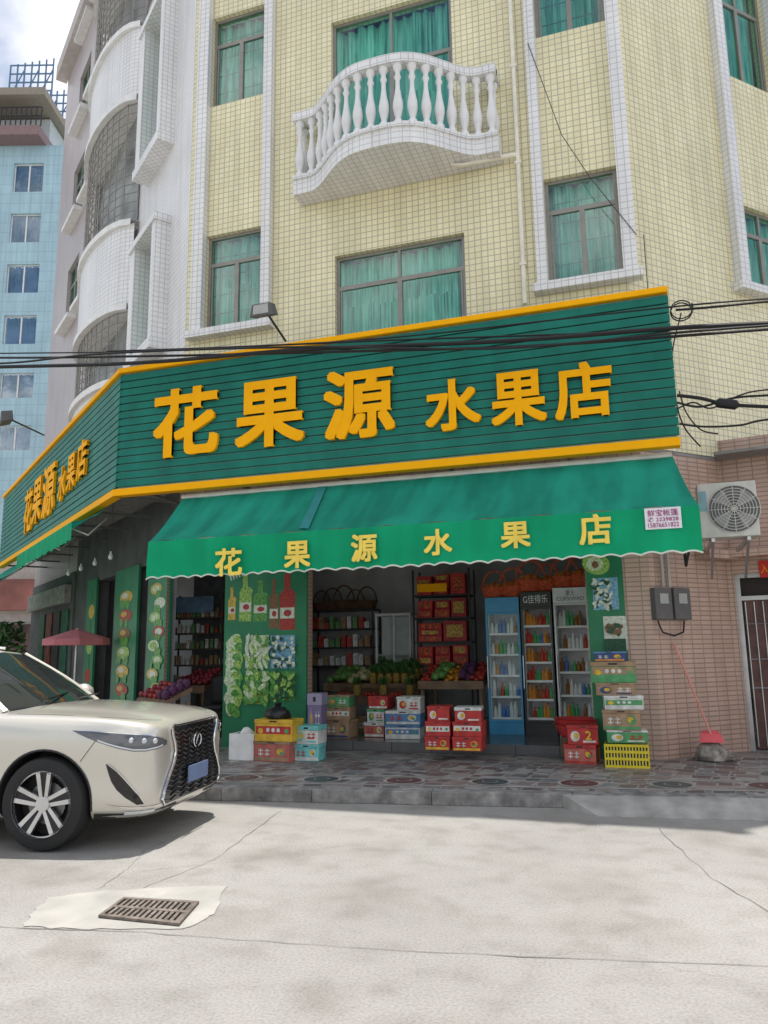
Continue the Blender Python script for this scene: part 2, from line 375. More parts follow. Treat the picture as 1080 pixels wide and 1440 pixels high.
def bil(a,b,z=0): return q[0]*(1-a)*(1-b)+q[1]*a*(1-b)+q[2]*a*b+q[3]*(1-a)*b+Vector((0,0,z))
dr=empty('storm_drain','rusty iron storm drain grate set in a pale mortar patch on the road','drain',bil(.5,.5))
g=MB(); g.poly([bil(0,0,.007),bil(1,0,.007),bil(1,1,.007),bil(0,1,.007)]); g.build('drain_pit',mat('pit',(.015,.014,.012),.9),dr)
g=MB()
for a0,a1,b0,b1 in ((0,.04,0,1),(.96,1,0,1),(.04,.96,0,.09),(.04,.96,.91,1),(.04,.96,.455,.545)):
    g.hexa([bil(a0,b0,.008),bil(a1,b0,.008),bil(a1,b1,.008),bil(a0,b1,.008),bil(a0,b0,.022),bil(a1,b0,.022),bil(a1,b1,.022),bil(a0,b1,.022)])
for k in range(13):
    a=.04+.92*(k+.75)/13
    for b0,b1 in ((.09,.455),(.545,.91)):
        g.hexa([bil(a-.019,b0,.008),bil(a+.019,b0,.008),bil(a+.019,b1,.008),bil(a-.019,b1,.008),bil(a-.019,b0,.02),bil(a+.019,b0,.02),bil(a+.019,b1,.02),bil(a-.019,b1,.02)])
g.build('grate',mat('cast_iron',(.19,.16,.135),.85,.2,var=.4,vs=20),dr)
# ---------------------------------------------------------------- main building
HB=16.0
B=empty('apartment_building','yellow tiled corner apartment building with white balcony above the fruit shop','building',(-4,4,0))
def U(x,y,fr=F,n=0): return fr.px(x,y,n)[0]
def Z(x,y,fr=F,n=0): return fr.px(x,y,n)[1]
lg0,lg1=U(289,400),U(371,400); rg0,rg1=U(767,300),U(871,300); mg0,mg1=U(471,400),U(655,400); md0,md1=U(466,100),U(637,100)
zlA,zlB=Z(330,458),Z(330,325); zlC,zlD=Z(330,142),Z(330,18)
zrA,zrB=Z(820,390),Z(820,242); zrC=Z(800,42)
zmA,zmB=Z(560,478),Z(560,344)
bz=Z(558,262)
FL=zrC-zrA
sh_l=(U(232,900),U(316,900),PZ,3.3); sh_r=(U(430,900),U(828,900),PZ,3.3)
ops=[(lg0,lg1,zlA,zlB),(lg0,lg1,zlC,zlD),(rg0,rg1,zrA,zrB),(rg0,rg1,zrC,zrC+(zrB-zrA)),(mg0,mg1,zmA,zmB),(md0,md1,bz+.3,Z(550,8)),
 (lg0,lg1,zlC+FL,zlD+FL),(mg0,mg1,zmA+2*FL,zmB+2*FL)]
g=MB(); wall(g,F,CX,.12,4.5,HB,ops); g.build('front_wall',YT,B)
g=MB(); wall(g,F,CX,.12,0,4.5,[sh_l,sh_r]); g.build('shopfront_wall',PT,B)
LE=-7.2
lw0,lw1=U(207,430,L),U(231,430,L); lz0,lz1=Z(218,495,L),Z(218,345,L); lz2,lz3=Z(218,235,L),Z(218,62,L)
pil=[(U(192,900,L),U(205,900,L)),(U(133,900,L),U(158,900,L)),(U(100,900,L),U(118,900,L))]
b0,b1=U(138,300,L),U(197,300,L)
opsL=[(lw0,lw1,lz0,lz1),(lw0,lw1,lz2,lz3)]
g=MB(); wall(g,L,LE,0,4.5,HB,opsL); g.build('side_wall',WT,B)
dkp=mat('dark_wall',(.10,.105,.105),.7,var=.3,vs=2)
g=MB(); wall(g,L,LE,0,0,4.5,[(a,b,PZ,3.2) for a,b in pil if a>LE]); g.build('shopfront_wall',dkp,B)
R1=9.0
rw0=U(1036,300,R); rw1=rw0+1.25; rzA,rzB=Z(1050,405,R),Z(1050,290,R); rzC,rzD=Z(1030,108,R),Z(1030,-40,R)
g=MB(); wall(g,R,0,R1,4.35,HB,[(rw0,rw1,rzA,rzB),(rw0,rw1,rzC,rzD)]); g.build('corner_wall',YT,B)
g=MB(); e1=R.p(R1,0); e2=L.p(LE,0)
for a,b in ((e1,Vector((e1.x,16,0))),(Vector((e1.x,16,0)),Vector((e2.x,16,0))),(Vector((e2.x,16,0)),e2)): g.poly([a,b,b+Vector((0,0,HB)),a+Vector((0,0,HB))])
g.build('rear_wall',plaster,B)
g=MB(); prism(g,[e2,(CX,0,0),(.12,0,0),e1,(e1.x,16,0),(e2.x,16,0)],HB,HB+.3); g.build('roof',plaster,B)
for a in ((lg0,lg1,zlA,zlB),(lg0,lg1,zlC,zlD),(lg0,lg1,zlC+FL,zlD+FL)): window(B,F,*a,cols=2,tr=.30,fine=True)
for a in ((rg0,rg1,zrA,zrB),(rg0,rg1,zrC,zrC+(zrB-zrA))): window(B,F,*a,cols=2,tr=.31,fine=True)
for a in ((mg0,mg1,zmA,zmB),(md0,md1,bz+.3,Z(550,8)),(mg0,mg1,zmA+2*FL,zmB+2*FL)): window(B,F,*a,cols=2,tr=.34)
for a in ((lw0,lw1,lz0,lz1),(lw0,lw1,lz2,lz3)): window(B,L,*a,cols=1,tr=.3)
for a in ((rw0,rw1,rzA,rzB),(rw0,rw1,rzC,rzD)): window(B,R,*a,cols=2,tr=.3)
def trimframe(fr,u0,u1,g0,g1,zb,zt,n=.14,sl=.13):
    g=MB(); g.box(fr,u0,g0,-.003,n,zb,zt); g.box(fr,g1,u1,-.003,n,zb,zt); g.build('window_surround',WT,B)
    g=MB(); g.box(fr,u0-.06,u1+.06,-.003,n+.05,zb-sl,zb); g.build('window_sill',WT,B)
trimframe(F,lg0-.22,lg1+.16,lg0,lg1,Z(325,462),HB-.1)
trimframe(F,rg0-.16,rg1+.2,rg0,rg1,Z(820,395),HB-.1)
trimframe(R,rw0-.22,rw1+.22,rw0,rw1,rzA,HB-.1)
for za,zb in ((lz0,lz1),(lz2,lz3)):
    g=MB(); g.box(L,lw0-.3,lw0,-.003,.3,za,zb); g.box(L,lw1,lw1+.2,-.003,.3,za,zb); g.box(L,lw0-.34,lw1+.24,-.003,.34,za-.2,za); g.box(L,lw0-.34,lw1+.24,-.003,.34,zb,zb+.15); g.build('window_surround',WT,B)
bc=(b0+b1)/2; ba=(b1-b0)/2
def bayn(u): 
    t=max(-1,min(1,(u-bc)/ba)); return .62*math.sqrt(max(0,1-t*t*.97))
def baysolid(z0,z1,extra=0):
    g=MB(); N=20
    us=[bc-ba+2*ba*k/N for k in range(N+1)]
    g.grid([[L.p(u,z,bayn(u)+extra) for u in us] for z in (z0,z1)])
    for z in (z0,z1):
        g.grid([[L.p(u,z,bayn(u)+extra) for u in us],[L.p(u,z,0) for u in us]])
    return g
def zb_(py): return Z(162,py,L,.5)
bands=[(zb_(640),zb_(520)),(zb_(418),zb_(308)),(zb_(150),zb_(62)),(zb_(-60),zb_(-150))]
for a,b in bands:
    baysolid(a,b).build('bay_wall',WT,B,smooth=True)
    baysolid(a-.08,a+.06,.09).build('bay_ledge',white,B,smooth=True); baysolid(b-.06,b+.08,.09).build('bay_ledge',white,B,smooth=True)
gr_m=mat('grille_iron',(.30,.28,.26),.5,.3)
for (a,b) in [(bands[0][1],bands[1][0]),(bands[1][1],bands[2][0]),(bands[2][1],bands[3][0])]:
    g=MB(); N=14
    for k in range(N+1):
        u=bc-ba+2*ba*k/N*1.0; n_=bayn(u)-.04; g.tube([L.p(u,a+.08,n_),L.p(u,b-.08,n_)],.014,5)
    nz=max(3,int((b-a)/.22))
    for k in range(nz+1):
        z=a+.1+(b-a-.2)*k/nz; g.tube([L.p(bc-ba+2*ba*j/12,z,bayn(bc-ba+2*ba*j/12)-.04) for j in range(13)],.012,5)
    g.build('window_grille',gr_m,B)
    g=MB(); g.poly([L.p(b0+.1,a,.02),L.p(b1-.1,a,.02),L.p(b1-.1,b,.02),L.p(b0+.1,b,.02)]); g.build('bay_window',mat('bay_dark',(.24,.26,.25),.3,var=.6,vs=1.5),B)
bal_r=mat('balcony_white',(.84,.84,.84),.6,var=.06,bump=.1,dirt=.15)
u0,_=F.px(412,262,.35); u1,_=F.px(702,215,.35); uc=(u0+u1)/2; ua=(u1-u0)/2
zs=(Z(413,268,F,.35)+Z(702,218,F,.35))/2; ztop=(Z(413,152,F,.35)+Z(700,100,F,.35))/2
def bn(u):
    t=abs(u-uc)/ua
    if t>.84: return .35
    s=t/.84; return .35+.72*(.5+.5*math.cos(math.pi*s**1.55))
N=48; us=[u0+(u1-u0)*k/N for k in range(N+1)]
def curved(za,zb,no,ni=None):
    g=MB(); A=[F.p(u,za,bn(u)+no) for u in us]; Bt=[F.p(u,zb,bn(u)+no) for u in us]
    C_=[F.p(u,za,(bn(u)+ni) if ni is not None else 0.002) for u in us]; D=[F.p(u,zb,(bn(u)+ni) if ni is not None else 0.002) for u in us]
    g.grid([C_,A,Bt,D,C_]); g.poly([A[0],Bt[0],D[0],C_[0]]); g.poly([A[-1],Bt[-1],D[-1],C_[-1]]); return g
bal=curved(zs,zs+.26,0).build('balcony',WT,B,smooth=True)
curved(zs+.26,zs+.33,.04).build('balcony_floor',WT,bal,smooth=True)
curved(ztop-.15,ztop,.05,-.14).build('balcony_rail',WT,bal,smooth=True)
for uu in (u0+.0,u1-.18):
    g=MB(); g.box(F,uu,uu+.18,.0,.30,ztop-.125,ztop-.005); g.build('balcony_rail',WT,bal)
Hb=ztop-.15-(zs+.33)
prof=[(.075,0),(.075,.05),(.05,.08),(.045,.11),(.062,.17),(.085,.28),(.082,.36),(.055,.50),(.038,.62),(.036,.74),(.06,.80),(.04,.84),(.045,.9),(.075,.94),(.075,1)]
g=MB(); g.lathe((0,0,0),[(r*.95,h*Hb) for r,h in prof],14); bp_=g.build('baluster',bal_r,bal,local=True,smooth=True)
pts=[]; nb=18
fine=[F.p(u0+.1+(u1-u0-.2)*k/400,zs+.33,bn(u0+.1+(u1-u0-.2)*k/400)-.05) for k in range(401)]
cum=[0]
for k in range(400): cum.append(cum[-1]+(fine[k+1]-fine[k]).length)
for j in range(nb):
    tgt=cum[-1]*j/(nb-1); k=min(range(401),key=lambda i:abs(cum[i]-tgt)); pts.append(fine[k])
off=WL[B.name]
for j,p in enumerate(pts):
    if j==0: bp_.location=p-off
    else:
        c=bp_.copy(); C0.objects.link(c); c.parent=bal; c.location=p-off
for uu in (u0+.09,u1-.09):
    c=bp_.copy(); C0.objects.link(c); c.parent=bal; c.location=F.p(uu,zs+.33,.1)-off
pipe_m=mat('pipe_cream',(.80,.77,.66),.5)
g=MB(); u=U(728,200); g.tube([F.p(u,Z(742,430),.08),F.p(u,HB,.08)],.035,8); a=F.px(722,219,.08); b_=F.px(650,232,.25); g.tube([F.p(u,a[1],.08),F.p(u-.1,a[1],.1),F.p(b_[0],b_[1],.25),F.p(b_[0]-.15,b_[1]+.02,.28),F.p(b_[0]-.15,b_[1]+.25,.28)],.035,8)
for k in range(5): g.box(F,u-.05,u+.05,0,.12,7.3+k*1.7,7.34+k*1.7)
g.build('downpipe',pipe_m,B,smooth=True)
g=MB()
for du in (.3,.42): g.tube([L.p(LE-.2+du,4.6,.1),L.p(LE-.2+du,HB-.5,.1)],.05,7)
g.build('downpipe',mat('pipe_grey',(.55,.55,.53),.6),B,smooth=True)
for pts_w in ([(742,60),(790,190),(830,250),(895,330)],[(905,330),(912,420),(935,500)]):
    g=MB(); g.tube([F.p(*F.px(x,y,.16),.16) for x,y in pts_w],.006,4); g.build('wall_wire',dark,B)
# ---- ground floor interior
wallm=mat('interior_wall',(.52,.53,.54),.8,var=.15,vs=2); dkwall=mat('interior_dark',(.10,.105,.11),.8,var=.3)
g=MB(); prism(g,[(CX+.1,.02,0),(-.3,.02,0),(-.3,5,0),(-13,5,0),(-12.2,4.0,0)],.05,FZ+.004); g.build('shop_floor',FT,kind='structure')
ux=-.62
g=MB(); g.wb(-12.6,ux,4.4,4.5,0,3.5); g.wb(ux,ux+.1,.26,4.4,0,3.5); g.build('interior_wall',wallm,B)
g=MB(); prism(g,[(CX+.1,.26,0),(ux,.26,0),(ux,4.5,0),(-12.6,4.5,0)],3.5,3.6); g.build('interior_ceiling',plaster,B)
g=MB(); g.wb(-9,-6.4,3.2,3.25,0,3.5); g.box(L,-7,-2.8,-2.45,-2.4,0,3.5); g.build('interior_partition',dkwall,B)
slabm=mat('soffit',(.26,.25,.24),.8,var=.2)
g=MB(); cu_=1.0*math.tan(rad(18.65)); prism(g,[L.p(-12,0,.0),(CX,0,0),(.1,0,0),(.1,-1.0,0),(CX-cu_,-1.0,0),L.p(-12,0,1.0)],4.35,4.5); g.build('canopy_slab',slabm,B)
gp=mat('poster_green',(.02,.19,.085),.4,var=.15,vs=3)
# ---------------------------------------------------------------- signs
sF=[F.px(148,692,1.2),F.px(155,515,1.2),F.px(957,635,1.2),F.px(940,408,1.2)]
SZ0=(sF[0][1]+sF[2][1])/2; SZ1=(sF[1][1]+sF[3][1])/2; SU0=CX-1.2*math.tan(rad(18.65)); SU1=(sF[2][0]+sF[3][0])/2
back_m=mat('sign_back',(.30,.48,.45),.6)
def sign(fr,ua,ub,label,z0,z1):
    S=empty('shop_sign',label,'sign',fr.p((ua+ub)/2,z0,1.2))
    g=MB(); g.box(fr,ua+.02,ub-.02,1.07,1.12,z0+.05,z1-.05); g.build('sign_backing',back_m,S)
    g=MB(); n=15; h=(z1-z0-.24)/n
    for k in range(n):
        za=z0+.14+k*h; g.box(fr,ua,ub,1.12,1.165,za+.011,za+h-.011)
    g.build('slat_panel',signg,S)
    for a,b in ((z0,z0+.11),(z1-.08,z1)):
        g=MB(); g.box(fr,ua,ub,1.05,1.21,a,b); g.build('sign_border',signy,S,bevel=.008)
    k=ua+.5
    while k<ub:
        g=MB(); g.box(fr,k,k+.04,.0,1.06,z0+.02,z0+.06); g.build('sign_bracket',mat('bracket_grey',(.16,.16,.155),.6),S); k+=1.6
    return S
S1=sign(F,SU0,SU1,'long green slatted shop sign with raised yellow characters facing the road',SZ0,SZ1)
for ch,x0,x1,yt,yb in (('花',216,307,545,641),('果',331,428,534,628),('源',455,555,518,616),('水',598,676,533,605),('果',690,768,522,598),('店',779,862,509,588)):
    xm=(x0+x1)/2; a=U(x0,(yt+yb)/2,F,1.22); b=U(x1,(yt+yb)/2,F,1.22); text(ch,F,a,b,Z(xm,yb,F,1.22),Z(xm,yt,F,1.22),1.17,.055,signy,S1,'sign_character',.026)
S2=sign(L,-11.5,1.2*math.tan(rad(18.65)),'green slatted side sign with small raised yellow characters running down the side street',SZ0,SZ1)
for ch,x0,x1,yt,yb in (('花',34,44.5,690,748),('果',46,57.5,674,735),('源',60,76,655,724),('水',81.5,91.5,657,703),('果',94,105,640,688),('店',108,121,620,671)):
    xm=(x0+x1)/2; text(ch,L,U(x0,(yt+yb)/2,L,1.22),U(x1,(yt+yb)/2,L,1.22),Z(xm,yb,L,1.22),Z(xm,yt,L,1.22),1.17,.05,signy,S2,'sign_character',.022)
# ---------------------------------------------------------------- awning
awn=mat('awning_cloth',(.025,.40,.28),.75,var=.16,vs=1.2,trans=.35,dirt=.28,bump=.25,spec=.15); val=mat('valance_cloth',(.010,.47,.22),.7,var=.1,vs=2,trans=.35,dirt=.12,spec=.15)
A=empty('shop_awning','large bright green cloth awning with yellow characters over the shop front','awning',(-3,-1.6,3))
NF=2.1
au0,au1=U(207,800,F,NF),U(986,740,F,NF); zv1=(Z(207,770,F,NF)+Z(986,700,F,NF))/2; zv0=(Z(210,822,F,NF)+Z(985,768,F,NF))/2
at0,at1=U(258,698,F,1.0),U(945,642,F,1.0); zt=min(SZ0-.02,(Z(258,698,F,1.0)+Z(945,642,F,1.0))/2)
def sagf(s,t): return -.06*math.sin(math.pi*t)*(1+.5*math.sin(s*31)+.3*math.sin(s*13))+.012*math.sin(s*70+t*5)-.03*t*abs(math.sin(s*math.pi*6))**.5*math.sin(math.pi*t)
g=MB(); N=120; rows=[]
for j in range(13):
    t=j/12; rows.append([F.p((at0+(at1-at0)*k/N)*(1-t)+(au0+(au1-au0)*k/N)*t,zt*(1-t)+zv1*t+sagf(k/N,t),1.0*(1-t)+NF*t) for k in range(N+1)])
g.grid(rows); cc=g.build('canopy_cloth',awn,A,smooth=True)
g=MB()
g.grid([[F.p((at0+(at1-at0)*s)*(1-t)+(au0+(au1-au0)*s)*t,zt*(1-t)+zv1*t+sagf(s,t)+.02,1.0*(1-t)+NF*t+.01) for t in (.04,.2,.35,.5,.65,.8,.97)] for s in (.32,.33,.34)])
g.build('repair_patch',mat('patch_teal',(.02,.22,.22),.7),cc,smooth=True)
g=MB(); N=240; rows=[[],[],[]]
def wob(s): return .03*math.sin(s*55)+.02*math.sin(s*21+1)
def scal(s): return .028*abs(math.sin(s*math.pi*33))
for k in range(N+1):
    s=k/N; u=au0+(au1-au0)*s; rows[0].append(F.p(u,zv1,NF)); rows[1].append(F.p(u,(zv0+zv1)/2,NF+wob(s)*.5+.01)); rows[2].append(F.p(u,zv0+scal(s),NF+wob(s)))
g.grid(rows); v_=g.build('valance',val,A,smooth=True)
g=MB(); g.tube([F.p(au0+(au1-au0)*k/N,zv0+scal(k/N),NF+wob(k/N)) for k in range(N+1)],.010,5); g.build('valance_trim',mat('trim_white',(.70,.73,.65),.8),v_,smooth=True)
vy=mat('valance_letter',(.88,.66,.12),.7,spec=.1)
for ch,x0,x1,yt,yb in (('花',303,341,771,810),('果',400,437,761,799),('源',494,531,751,790),('水',596,636,744,781),('果',704,746,734,771),('店',814,860,723,766)):
    xm=(x0+x1)/2; ym=(yt+yb)/2; text(ch,F,U(x0,ym,F,NF+.04),U(x1,ym,F,NF+.04),Z(xm,yb,F,NF+.04),Z(xm,yt,F,NF+.04),NF+.045,.004,vy,v_,'valance_character',.026)
g=MB(); a=F.px(908,745,NF+.05); b=F.px(957,712,NF+.05); g.box(F,a[0],b[0],NF+.035,NF+.05,a[1],b[1]); lb=g.build('maker_label',mat('label_white',(.75,.74,.78),.6),v_)
mg=mat('magenta_print',(.35,.03,.16),.6); hh=b[1]-a[1]; ww=b[0]-a[0]
for s_,k0,k1 in (('鲜宝帐篷',.60,.92),('✆ 2239828',.34,.56),('15876651822',.08,.29)): text(s_,F,a[0]+ww*.08,b[0]-ww*.08,a[1]+hh*k0,a[1]+hh*k1,NF+.051,.004,mg,lb,'label_print',.0)
am=mat('arm_white',(.6,.6,.58),.4,.3)
g=MB(); g.tube([F.p(at0,zt,1.02),F.p(at1,zt,1.02)],.04,8); g.build('awning_roller',am,A,smooth=True)
g=MB(); g.tube([F.p(au0+.02,zv1-.02,NF-.03),F.p(au1-.02,zv1-.02,NF-.03)],.025,8); g.build('front_bar',am,A,smooth=True)
for k in range(4):
    u=at0+.3+(at1-at0-.6)*k/3; g=MB(); g.tube([F.p(u,zt-.14,.97),F.p(u+.3,zt-.66,1.45),F.p(u,zv1-.06,NF-.06)],.018,6); g.build('awning_arm',am,A,smooth=True)
def sideawn(label,w0,w1,n1_,zb_k,zf,vh):
    E=empty('shop_awning',label,'awning',L.p((w0+w1)/2,zf,n1_))
    g=MB(); g.grid([[L.p(w0+(w1-w0)*i/20,zb_k*(1-j/5)+zf*j/5-.05*math.sin(math.pi*j/5)*(1+.4*math.sin(i)),1.0+(n1_-1.0)*j/5) for i in range(21)] for j in range(6)]); g.build('canopy_cloth',awn,E,smooth=True)
    g=MB(); g.grid([[L.p(w0+(w1-w0)*k/60,zf,n1_) for k in range(61)],[L.p(w0+(w1-w0)*k/60,zf-vh+.03*abs(math.sin(k*.9)),n1_+.02*math.sin(k)) for k in range(61)]]); g.build('valance',val,E,smooth=True)
    for k in range(3):
        u=w0+.4+(w1-w0-.8)*k/2; g=MB(); g.tube([L.p(u,zb_k-.15,.95),L.p(u+.25,zb_k-.5,1.0+(n1_-1)*.5),L.p(u,zf-.04,n1_-.05)],.016,6); g.build('awning_arm',am,E,smooth=True)
sideawn('half rolled green cloth awning sloping under the side street sign next to the corner',-5.6,-.5,1.6,4.04,3.72,.32)
sideawn('lower green cloth awning with a deep valance hanging at the left edge of the photo',-12.5,-5.7,2.0,3.95,3.15,.6)
# ---------------------------------------------------------------- cables
cab=mat('cable_black',(.015,.015,.017),.55)
def cable(pts,n,r,label,fr=F,group=None):
    g=MB(); P=[]
    W_=[fr.p(*fr.px(x,y,n),n) for x,y in pts]
    for i in range(len(W_)-1):
        p0=W_[max(0,i-1)];p1=W_[i];p2=W_[i+1];p3=W_[min(len(W_)-1,i+2)]
        for k in range(8):
            t=k/8; P.append(.5*((2*p1)+(p2-p0)*t+(2*p0-5*p1+4*p2-p3)*t*t+(3*p1-p0-3*p2+p3)*t**3))
    P.append(W_[-1]); g.tube(P,r,6); g.build('overhead_cable',cab,smooth=True,label=label,cat='cable',group=group)
gg='overhead cables crossing in front of the sign'
cable([(-150,520),(0,516),(200,510),(420,492),(700,480),(940,462),(1080,455),(1200,450)],1.75,.028,'thickest black overhead cable sagging across the top of the green sign',group=gg)
cable([(-150,498),(0,503),(250,500),(500,494),(760,486),(1080,463),(1200,455)],1.7,.018,'thin black overhead cable just below the thickest one at right',group=gg)
cable([(-150,508),(0,511),(150,497),(420,488),(700,490),(950,468),(1080,458),(1200,452)],1.8,.016,'thin black overhead cable twisting around the thickest one',group=gg)
cable([(150,494),(300,489),(560,478),(800,470),(945,463)],1.55,.013,'thin black cable tied along the upper edge of the green sign',group=gg)
cable([(-150,500),(0,497),(200,494),(450,482),(600,470),(760,452),(940,432),(1080,420),(1200,415)],1.5,.011,'slender black cable rising to the yellow border at upper right',group=gg)
cable([(950,436),(1000,432),(1080,424),(1200,415)],1.4,.015,'black cable leaving the upper right corner of the sign',group=gg)
g2='black cables beside the right end of the sign'
for i,(pts,r,lb_) in enumerate([([(952,556),(985,560),(1020,568),(1080,572),(1200,574)],.022,'thick black cable with a splice running right from the sign end'),
    ([(952,566),(985,572),(1030,560),(1080,556),(1200,552)],.014,'thin black cable crossing over the spliced cable at right'),
    ([(955,596),(990,600),(1040,598),(1080,590),(1200,582)],.013,'black cable curving below the spliced cable at right'),
    ([(955,550),(965,580),(985,604),(1010,610)],.009,'short thin black cable loop hanging at the sign right end'),
    ([(952,575),(975,566),(1000,574),(1040,556),(1080,548),(1200,540)],.010,'slender black cable looping above the splice at right'),
    ([(958,440),(945,500),(950,560),(962,600),(985,628)],.010,'thin black cable running down the yellow wall beside the sign')]): cable(pts,1.2 if i<5 else .6,r,lb_,group=g2)
g=MB(); a=F.p(*F.px(1005,566,1.22),1.22); b=F.p(*F.px(1040,570,1.22),1.22); g.tube([a,a.lerp(b,.15),a.lerp(b,.85),b],[.02,.06,.06,.02],10); g.build('cable_splice',cab,smooth=True,label='black cylindrical cable splice hanging right of the green sign',cat='cable splice')
c=F.px(958,440,1.0); g=MB(); g.tube([F.p(c[0]+.13*math.cos(a*.35),c[1]+.13*math.sin(a*.35),1.0+.004*a) for a in range(38)],.009,5); g.build('cable_coil',cab,smooth=True,label='small coil of black cable at the upper right corner of the sign',cat='cable')
def flood(fr,hx,hy,bx,by,n,label,s=1):
    a=Vector(fr.p(*fr.px(hx,hy,n),n)); b=Vector(fr.p(*fr.px(bx,by,1.2),1.2))
    E=empty('floodlight',label,'lamp',b); g=MB(); g.tube([b,a+Vector((0,0,.02))],.018,6); g.build('lamp_arm',dark,E)
    g=MB(); d=fr.U; nn=fr.N; 
    def q_(x,y,z): return a+d*x*s+nn*y*s+Vector((0,0,z*s))
    g.hexa([q_(-.2,-.1,-.05),q_(.17,-.1,-.05),q_(.17,.08,-.11),q_(-.2,.08,-.11),q_(-.16,-.08,.12),q_(.13,-.08,.12),q_(.13,.09,.08),q_(-.16,.09,.08)]); g.build('lamp_housing',mat('flood_grey',(.11,.11,.11),.5),E,bevel=.01)
    g=MB(); g.poly([q_(-.14,.092,-.08),q_(.11,.092,-.08),q_(.10,.094,.06),q_(-.13,.094,.06)]); g.build('lamp_glass',mat('lens',(.4,.4,.38),.2),E)
flood(F,372,437,402,480,1.7,'grey floodlight on an arm above the green sign under the left window')
flood(L,8,588,62,612,2.2,'black floodlight on an arm at the left edge above the side sign',1.2)
# ---------------------------------------------------------------- neighbours
NB=empty('apartment_building','mauve tiled apartment building with barred windows behind the curved white bays','building',L.p(-10,0,-2))
s0=U(60,300,L,.5); zN=Z(60,140,L,.5)
g=MB(); opsN=[]
for k in range(4):
    za=Z(88,470,L)+k*3.3; opsN.append((-10.6,-9.2,za,za+1.9)); opsN.append((-8.7,-7.9,za,za+1.9))
wall(g,L,s0,LE-.02,0,zN,opsN); g.poly([L.p(s0,0),L.p(s0,zN),L.p(s0,zN,-10),L.p(s0,0,-10)]); g.poly([L.p(LE-.02,zN),L.p(s0,zN),L.p(s0,zN,-10),L.p(LE-.02,zN,-10)]); g.build('wall',MT,NB)
for o_ in opsN:
    window(NB,L,*o_,cols=2,tr=.3)
    g=MB(); g.box(L,o_[0]-.1,o_[1]+.1,0,.25,o_[2]-.15,o_[2]-.02); g.build('window_ledge',white,NB)
g=MB(); g.box(L,s0-.2,LE-.02,.0,.35,zN-.2,zN+.3); g.build('cornice',mat('cornice',(.5,.46,.44),.7),NB)
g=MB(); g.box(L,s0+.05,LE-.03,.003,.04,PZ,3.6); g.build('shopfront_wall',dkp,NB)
sm=[mat('shut_dark',(.05,.05,.05),.6),mat('shut_red',(.22,.045,.035),.6,var=.5,vs=4),mat('shut_green',(.03,.12,.07),.6,var=.4)]
for k in range(4):
    ua_=LE-.35-k*.95; g=MB(); g.box(L,ua_-.7,ua_,.045,.08,PZ,2.7); g.build('shop_shutter',sm[(k+2)%3],NB)
g=MB(); g.box(L,s0+.3,LE-.3,.045,.2,2.85,3.3); g.build('shop_fascia',mat('fasc',(.35,.32,.30),.6,var=.4),NB)
th=rad(YAW); f_=Vector((-math.sin(th),math.cos(th),0)); dist=40
o_=CAM+f_*dist; BF=Fr(o_.x,o_.y,math.cos(th),math.sin(th))
BB=empty('office_building','light blue office building with stacked square windows at far left','building',BF.p(BF.px(0,800)[0],0,-4))
ul,ur=BF.px(-260,500)[0],BF.px(75,500)[0]; ztb=BF.px(30,205)[1]
g=MB(); ow=[]
for (x0,x1,yt,yb) in ((17,62,229,270),(12,58,300,341),(7,56,371,412),(3,52,443,484),(-2,48,524,560),(-6,44,598,634)):
    a=BF.px(x0,yb); b=BF.px(x1,yt); ow.append((a[0],b[0],a[1],b[1])); ow.append((a[0]-3.2,b[0]-3.2,a[1],b[1]))
wall(g,BF,ul,ur,0,ztb,ow,th=.35); g.poly([BF.p(ul,ztb),BF.p(ur,ztb),BF.p(ur,ztb,-12),BF.p(ul,ztb,-12)]); g.poly([BF.p(ur,0),BF.p(ur,ztb),BF.p(ur,ztb,-12),BF.p(ur,0,-12)]); g.build('wall',BT,BB)
pan=glass('blue_pane',(.45,.65,.75),.3); pf=mat('pale_frame',(.75,.76,.76),.5); dcur=mat('room_dark',(.25,.32,.38),.8)
for o_ in ow: window(BB,BF,*o_,cols=2,tr=0,rec=.2,fm=pf,gm=pan,cm=dcur)
def bz_(py): return BF.px(30,py)[1]
g=MB(); g.box(BF,ul,BF.px(66,190)[0],-8,1.0,bz_(205),bz_(192)); g.build('terrace_slab',mat('mauve_slab',(.25,.17,.17),.7),BB)
g=MB(); g.box(BF,ul,BF.px(58,190)[0],-8,-1,bz_(192),bz_(152)); g.build('penthouse_wall',mat('ph',(.5,.55,.56),.7),BB)
g=MB(); g.box(BF,ul,BF.px(70,190)[0],-8,1.0,bz_(150),bz_(140)); g.build('canopy_roof',mat('brown_roof',(.28,.25,.2),.7),BB)
for k in range(12):
    u=BF.px(-10+k*7,190)[0]; g=MB(); g.tube([BF.p(u,bz_(192),.9),BF.p(u,bz_(166),.9)],.04,5); g.build('railing_post',dark,BB)
for y in (166,178): g=MB(); g.tube([BF.p(ul,bz_(y),.9),BF.p(BF.px(66,190)[0],bz_(y),.9)],.04,5); g.build('railing_bar',dark,BB)
lm=mat('lattice_blue',(.12,.22,.35),.5,.3)
for n in (0,-2.5):
    g=MB()
    for x in (14,24,34,44,54,64,74): u=BF.px(x,110)[0]; g.tube([BF.p(u,bz_(140),n),BF.p(u,bz_(92-(x-14)*.15),n)],.05,5)
    for y in (92,104,116,128): g.tube([BF.p(BF.px(14,110)[0],bz_(y),n),BF.p(BF.px(74,110)[0],bz_(y),n)],.05,5)
    for x in (14,34,54): g.tube([BF.p(BF.px(x,110)[0],bz_(140),n),BF.p(BF.px(x+20,110)[0],bz_(98),n)],.04,5)
    g.build('roof_lattice',lm,BB)
FB=empty('shop_building','low shop building with dark red shop fronts at the end of the side street','building',BF.p(ul/2,0,8))
